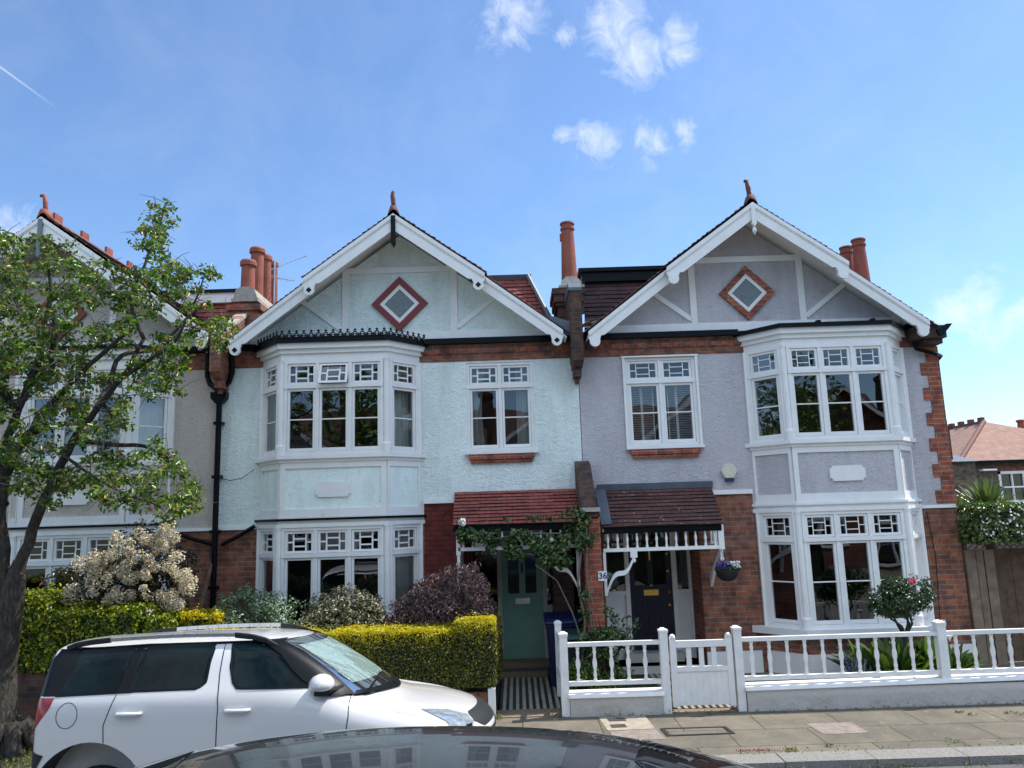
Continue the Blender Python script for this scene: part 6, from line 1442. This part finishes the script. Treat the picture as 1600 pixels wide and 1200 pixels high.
# dash, seats seen through the glass would be hidden by the solid body: light interior pillars only
# --- dark car in the foreground
YD = 3.62
dk = thing('parked_car', 'dark glossy car in the foreground, only its curved roof showing', 'car', (-.4, YD, RZ-.0))
SD = [(-2.95, .75, .5, .65, .6, .68, .1, -.2, .5), (-2.85, .98, .62, .90, .70, .78, .08, -.15, .5), (-2.5, 1.12, .66, .97, .76, .86, .08, -.05, .6), (-2.1, 1.28, .68, .98, .80, .89, .08, .0, .9), (-1.7, 1.38, .70, .98, .81, .90, .08, 0, 1.0), (-1.2, 1.445, .71, .98, .81, .90, .08, 0, 1.1),
      (-.6, 1.465, .71, .975, .81, .90, .08, 0, 1.1), (0, 1.445, .70, .97, .81, .90, .08, 0, 1.1), (.5, 1.395, .69, .965, .81, .90, .08, .04, 1.1), (.95, 1.30, .67, .95, .80, .90, .08, .1, 1), (1.5, 1.11, .66, .90, .79, .89, .08, .14, .7), (1.95, .97, .66, .86, .79, .89, .08, .14, .5), (2.6, .86, .62, .78, .76, .87, .08, .12, .5), (2.9, .66, .55, .6, .66, .74, .1, .2, .5)]
bm3, bd = car_body(SD, YD+.10, None)
o0 = Vector(ORG[dk.name])
for v in bm3.vertices: v.co -= o0
bm3.materials.append(M['darkcar']); bo2 = bpy.data.objects.new('body', bm3); COL.objects.link(bo2); bo2.parent = dk; ORG[bo2.name] = tuple(o0)
M['darkglass'] = plain('black_tinted_glass', (.006, .008, .009), .02, var=.1, spec=.7)
yd = YD+.10
g = MB(); patch(g, bd, [(.62, yd-.60), (.54, yd-.3), (.50, yd), (.54, yd+.3), (.62, yd+.60), (1.75, yd+.66), (1.85, yd), (1.75, yd-.66)], 'top', .004, 16, 14); g.build('windscreen', 'darkglass', dk, smooth=True)
g = MB(); patch(g, bd, [(-1.70, yd-.58), (-1.62, yd), (-1.70, yd+.58), (-2.25, yd+.60), (-2.3, yd), (-2.25, yd-.60)], 'top', .004, 16, 14); g.build('rear_window', 'darkglass', dk, smooth=True)
for sd in ('near', 'far'):
    g = MB(); patch(g, bd, [(-1.9, 1.02), (1.0, 1.0), (.35, 1.24), (-.3, 1.29), (-1.2, 1.27)], sd, .004, 30, 6); g.build('side_window', 'darkglass', dk, smooth=True)
for x in (-1.95, 1.35):
    for sd in (-1, 1): wheel(dk, x, yd+sd*.82, .25, .32, sd)

# ------------------------------------------------------------------ background house on the right
bgm = M['tanbrick']
bh = thing('brick_house', 'distant brown brick house with hipped pinkish tile roof beyond the side gate', 'house', (30, 45, 0))
ax = lambda px, py, Y=40: at(px, py, Y)
e0, e1 = ax(1500, 722), ax(1680, 716); zE = e0.z; xl_ = ax(1503, 722).x; xr_ = xl_+11
wb2 = MB(); wall_sheet(wb2, lambda u: u, 40, xl_, xr_, -.1, zE, [(ax(1562, 760).x, ax(1604, 760).x, ax(1580, 786).z, ax(1580, 736).z)]); wb2.add([(xl_, 40, 0), (xl_, 52, 0), (xl_, 52, zE), (xl_, 40, zE)], [(0, 1, 2, 3)]); wb2.build('brick_wall', bgm, bh)
rz = ax(1548, 658, 43).z; rx = ax(1546, 658, 43).x
A_h, B_h, C_h, D_h = (xl_-.3, 39.7, zE), (xr_, 39.7, zE), (xr_, 52, zE), (xl_-.3, 52, zE); R0, R1 = (rx, 43.5, rz+.03), (rx, 50, rz+.03); 
MB().add([A_h, B_h, (xr_+2, 47, zE-1), R0], [(0, 1, 3), (1, 2, 3)]).add([D_h, A_h, R0, R1], [(0, 1, 2, 3)]).build('roof', M['bgroof'] if 'bgroof' in M else plain('pinkish_roof_tiles', (.34, .20, .15), .85, var=.3, scale=3, bmp=.03), bh)
mb = MB()
for i in range(7): y = 43.6+i*1.0; mb.box(rx-.12, rx+.12, y, y+.32, rz, rz+.30)
mb.box(rx-.10, rx+.10, 43.5, 50.5, rz-.02, rz+.1); mb.tube([A_h, R0], .13, 6); mb.build('ridge_tiles', 'terrad', bh)
MB().box(xl_-.4, xr_, 39.55, 39.72, zE-.14, zE+.02).build('gutter', 'black', bh)
Tb = Tf((0, 40.0), (1, 0), (0, -1)); wx0, wx1, wz0, wz1 = ax(1562, 760).x, ax(1604, 760).x, ax(1580, 786).z, ax(1580, 736).z
fr, pn = MB(), MB(); xm = (wx0+wx1)/2
for (p, q, r_, s) in ((wx0, wx0+.12, wz0, wz1), (wx1-.12, wx1, wz0, wz1), (wx0, wx1, wz0, wz0+.14), (wx0, wx1, wz1-.14, wz1), (xm-.03, xm+.03, wz0, wz1), (wx0, wx1, (wz0+wz1)/2-.04, (wz0+wz1)/2+.04)): bar(fr, Tb, p, q, r_, s, -.12, .03+.002*(p == wx0))
w = fr.build('window', 'white', bh); pn.add([(wx0, 40.08, wz0), (wx1, 40.08, wz0), (wx1, 40.08, wz1), (wx0, 40.08, wz1)], [(0, 1, 2, 3)]).build('pane', 'darkglass', w)
MB().box(wx0-.1, wx1+.1, 39.97, 40.05, wz1, wz1+.25).build('window_arch', 'bandbrick', bh)
a_ = ax(1540, 735); MB().box(a_.x-.35, a_.x+.35, 39.6, 40, a_.z-.03, a_.z+.06).build('vent_hood', 'white', bh)
a_ = ax(1522, 740); MB().box(a_.x-.05, a_.x+.05, 39.9, 40, 0, zE).build('downpipe', 'black', bh)
cp_ = ax(1600, 680, 46); MB().box(cp_.x-.5, cp_.x+.5, 45.5, 46.5, zE, ax(1600, 668, 46).z).build('chimney', 'bandbrick', bh); MB().lathe((cp_.x-.1, 46, ax(1600, 668, 46).z), [(.2, 0), (.17, .3), (.24, .34), (.24, .45), (.1, .5)], 12).build('chimney_pot', 'terra', bh)
ob = thing('brick_outbuilding', 'small brick outbuilding with dark lean-to roof just past the house corner', 'outbuilding', (15, 24, 0))
o1, o2 = at(1484, 722, 24), at(1523, 722, 24)
MB().box(o1.x-1.2, o2.x, 24, 27, 0, o1.z).build('brick_wall', bgm, ob)
l0, l1 = at(1486, 707, 25.5), at(1519, 702, 25.5)
MB().prism([(o1.x-1.2, 23.8, o1.z), (o1.x-1.2, 25.6, l0.z), (o1.x-1.2, 25.6, o1.z)], (o2.x-o1.x+1.2, 0, 0)).build('roof', 'lead', ob)
a_ = at(1483, 670, 24); MB().box(a_.x-.35, a_.x+.12, 24.2, 24.8, o1.z-.5, a_.z).box(a_.x-.4, a_.x+.2, 24.15, 24.85, a_.z, a_.z+.12).box(a_.x-.3, a_.x+.08, 24.2, 24.8, a_.z+.12, a_.z+.28).build('chimney', 'darkbrick', ob)

# ------------------------------------------------------------------ the other side of the street (seen in the glass and in the car's paint)
def opposite(name, label, x0, wallm, tile):
    h = thing(name, label, 'house', (x0, -8.5, 0), 'houses across the street, reflected in the windows')
    Y0 = -8.5; ws = [(x0-2.4, x0-.3, .8, 2.3), (x0-2.4, x0-.3, 3.4, 4.9), (x0+1.0, x0+2.1, 3.4, 4.9), (x0+.9, x0+2.2, 0, 2.3)]
    mb = MB(); wall_sheet(mb, lambda u: u, Y0, x0-2.92, x0+2.92, -.1, 5.2, ws, dep=-.16); mb.add([(x0-2.7, Y0, 5.2), (x0+2.7, Y0, 5.2), (x0, Y0, 7.2)], [(0, 1, 2)]); mb.build('wall', wallm, h)
    fr, pn = MB(), MB(); Tb_ = Tf((0, Y0), (1, 0), (0, 1))
    for (a, b, c, d) in ws: lights(fr, pn, Tb_, [a, (a+b)/2, b], c, d, c+(d-c)*.7)
    w = fr.build('window', 'white', h); pn.build('pane', 'darkglass', w)
    for s in (-1, 1):
        MB().prism([(x0, Y0+.4, 7.45), (x0+s*2.95, Y0+.4, 5.1), (x0+s*2.95, Y0+.4, 4.98), (x0, Y0+.4, 7.30)], (0, -6, 0)).build('roof', tile, h)
        MB().prism([(x0, Y0+.46, 7.38), (x0+s*2.9, Y0+.46, 5.06), (x0+s*2.9, Y0+.46, 4.80), (x0, Y0+.46, 7.1)], (0, -.05, 0)).build('bargeboard', 'white', h)
    MB().prism([(x0-3.3, Y0-2.0, 5.3), (x0-3.3, Y0-4.5, 7.6), (x0-3.3, Y0-7, 5.3)], (6.6, 0, 0)).build('roof', tile, h)
    MB().box(x0+2.6, x0+3.2, Y0-2.4, Y0-1.6, 4, 7.9).box(x0+2.55, x0+3.25, Y0-2.45, Y0-1.55, 7.9, 8.1).build('chimney', 'darkbrick', h)
M['rooftile2'] = plain('red_roof', (.085, .042, .034), .85, var=.3, scale=4)
for i, (x0, wm, lb) in enumerate(((-10.2, 'lilac', 'grey gabled house across the street, reflected far left'), (-4.2, 'mint', 'pale gabled house across the street, reflected left'), (1.8, 'pinkgrey', 'beige gabled house across the street, reflected in the middle'), (7.8, 'lilac', 'grey gabled house across the street, reflected right'), (13.8, 'bandbrick', 'brick gabled house across the street, reflected far right'))):
    opposite('terraced_house', lb, x0, wm, 'rooftile2')
oh = hedge('privet_hedge', 'clipped green hedge on the near side of the street, reflected in the windows', 'hedge', [(-9, -1.6, -1.6, -.9, 0, 1.35), (2.2, 9.5, -1.6, -.9, 0, 1.3)], 'leaf_rose', 900, .08)
def backtree(x, y, hgt, r_, lb):
    t = thing('street_tree', lb, 'tree', (x, y, 0), 'trees across the street, reflected in the windows'); MB().tube([(x, y, 0), (x+.1, y, hgt*.5), (x, y, hgt*.8)], [.2, .14, .05], 10).build('trunk', 'bark', t)
    n = 2600; d = rng.normal(0, 1, (n, 3)); d /= np.linalg.norm(d, axis=1)[:, None]; p = np.array([x, y, hgt])+d*r_*rng.uniform(.35, 1, (n, 1)); k = np.array([nzv(q, 1.6) > -.12 for q in p])
    leaves('crown', p[k], d[k], .2, 'leaf_tree', t, aspect=.5)
backtree(-4.4, -1.3, 5.6, 1.9, 'leafy street tree across the road, reflected in the mint bay')
backtree(9.0, -1.2, 5.4, 2.1, 'leafy street tree across the road, reflected in the lilac bay')
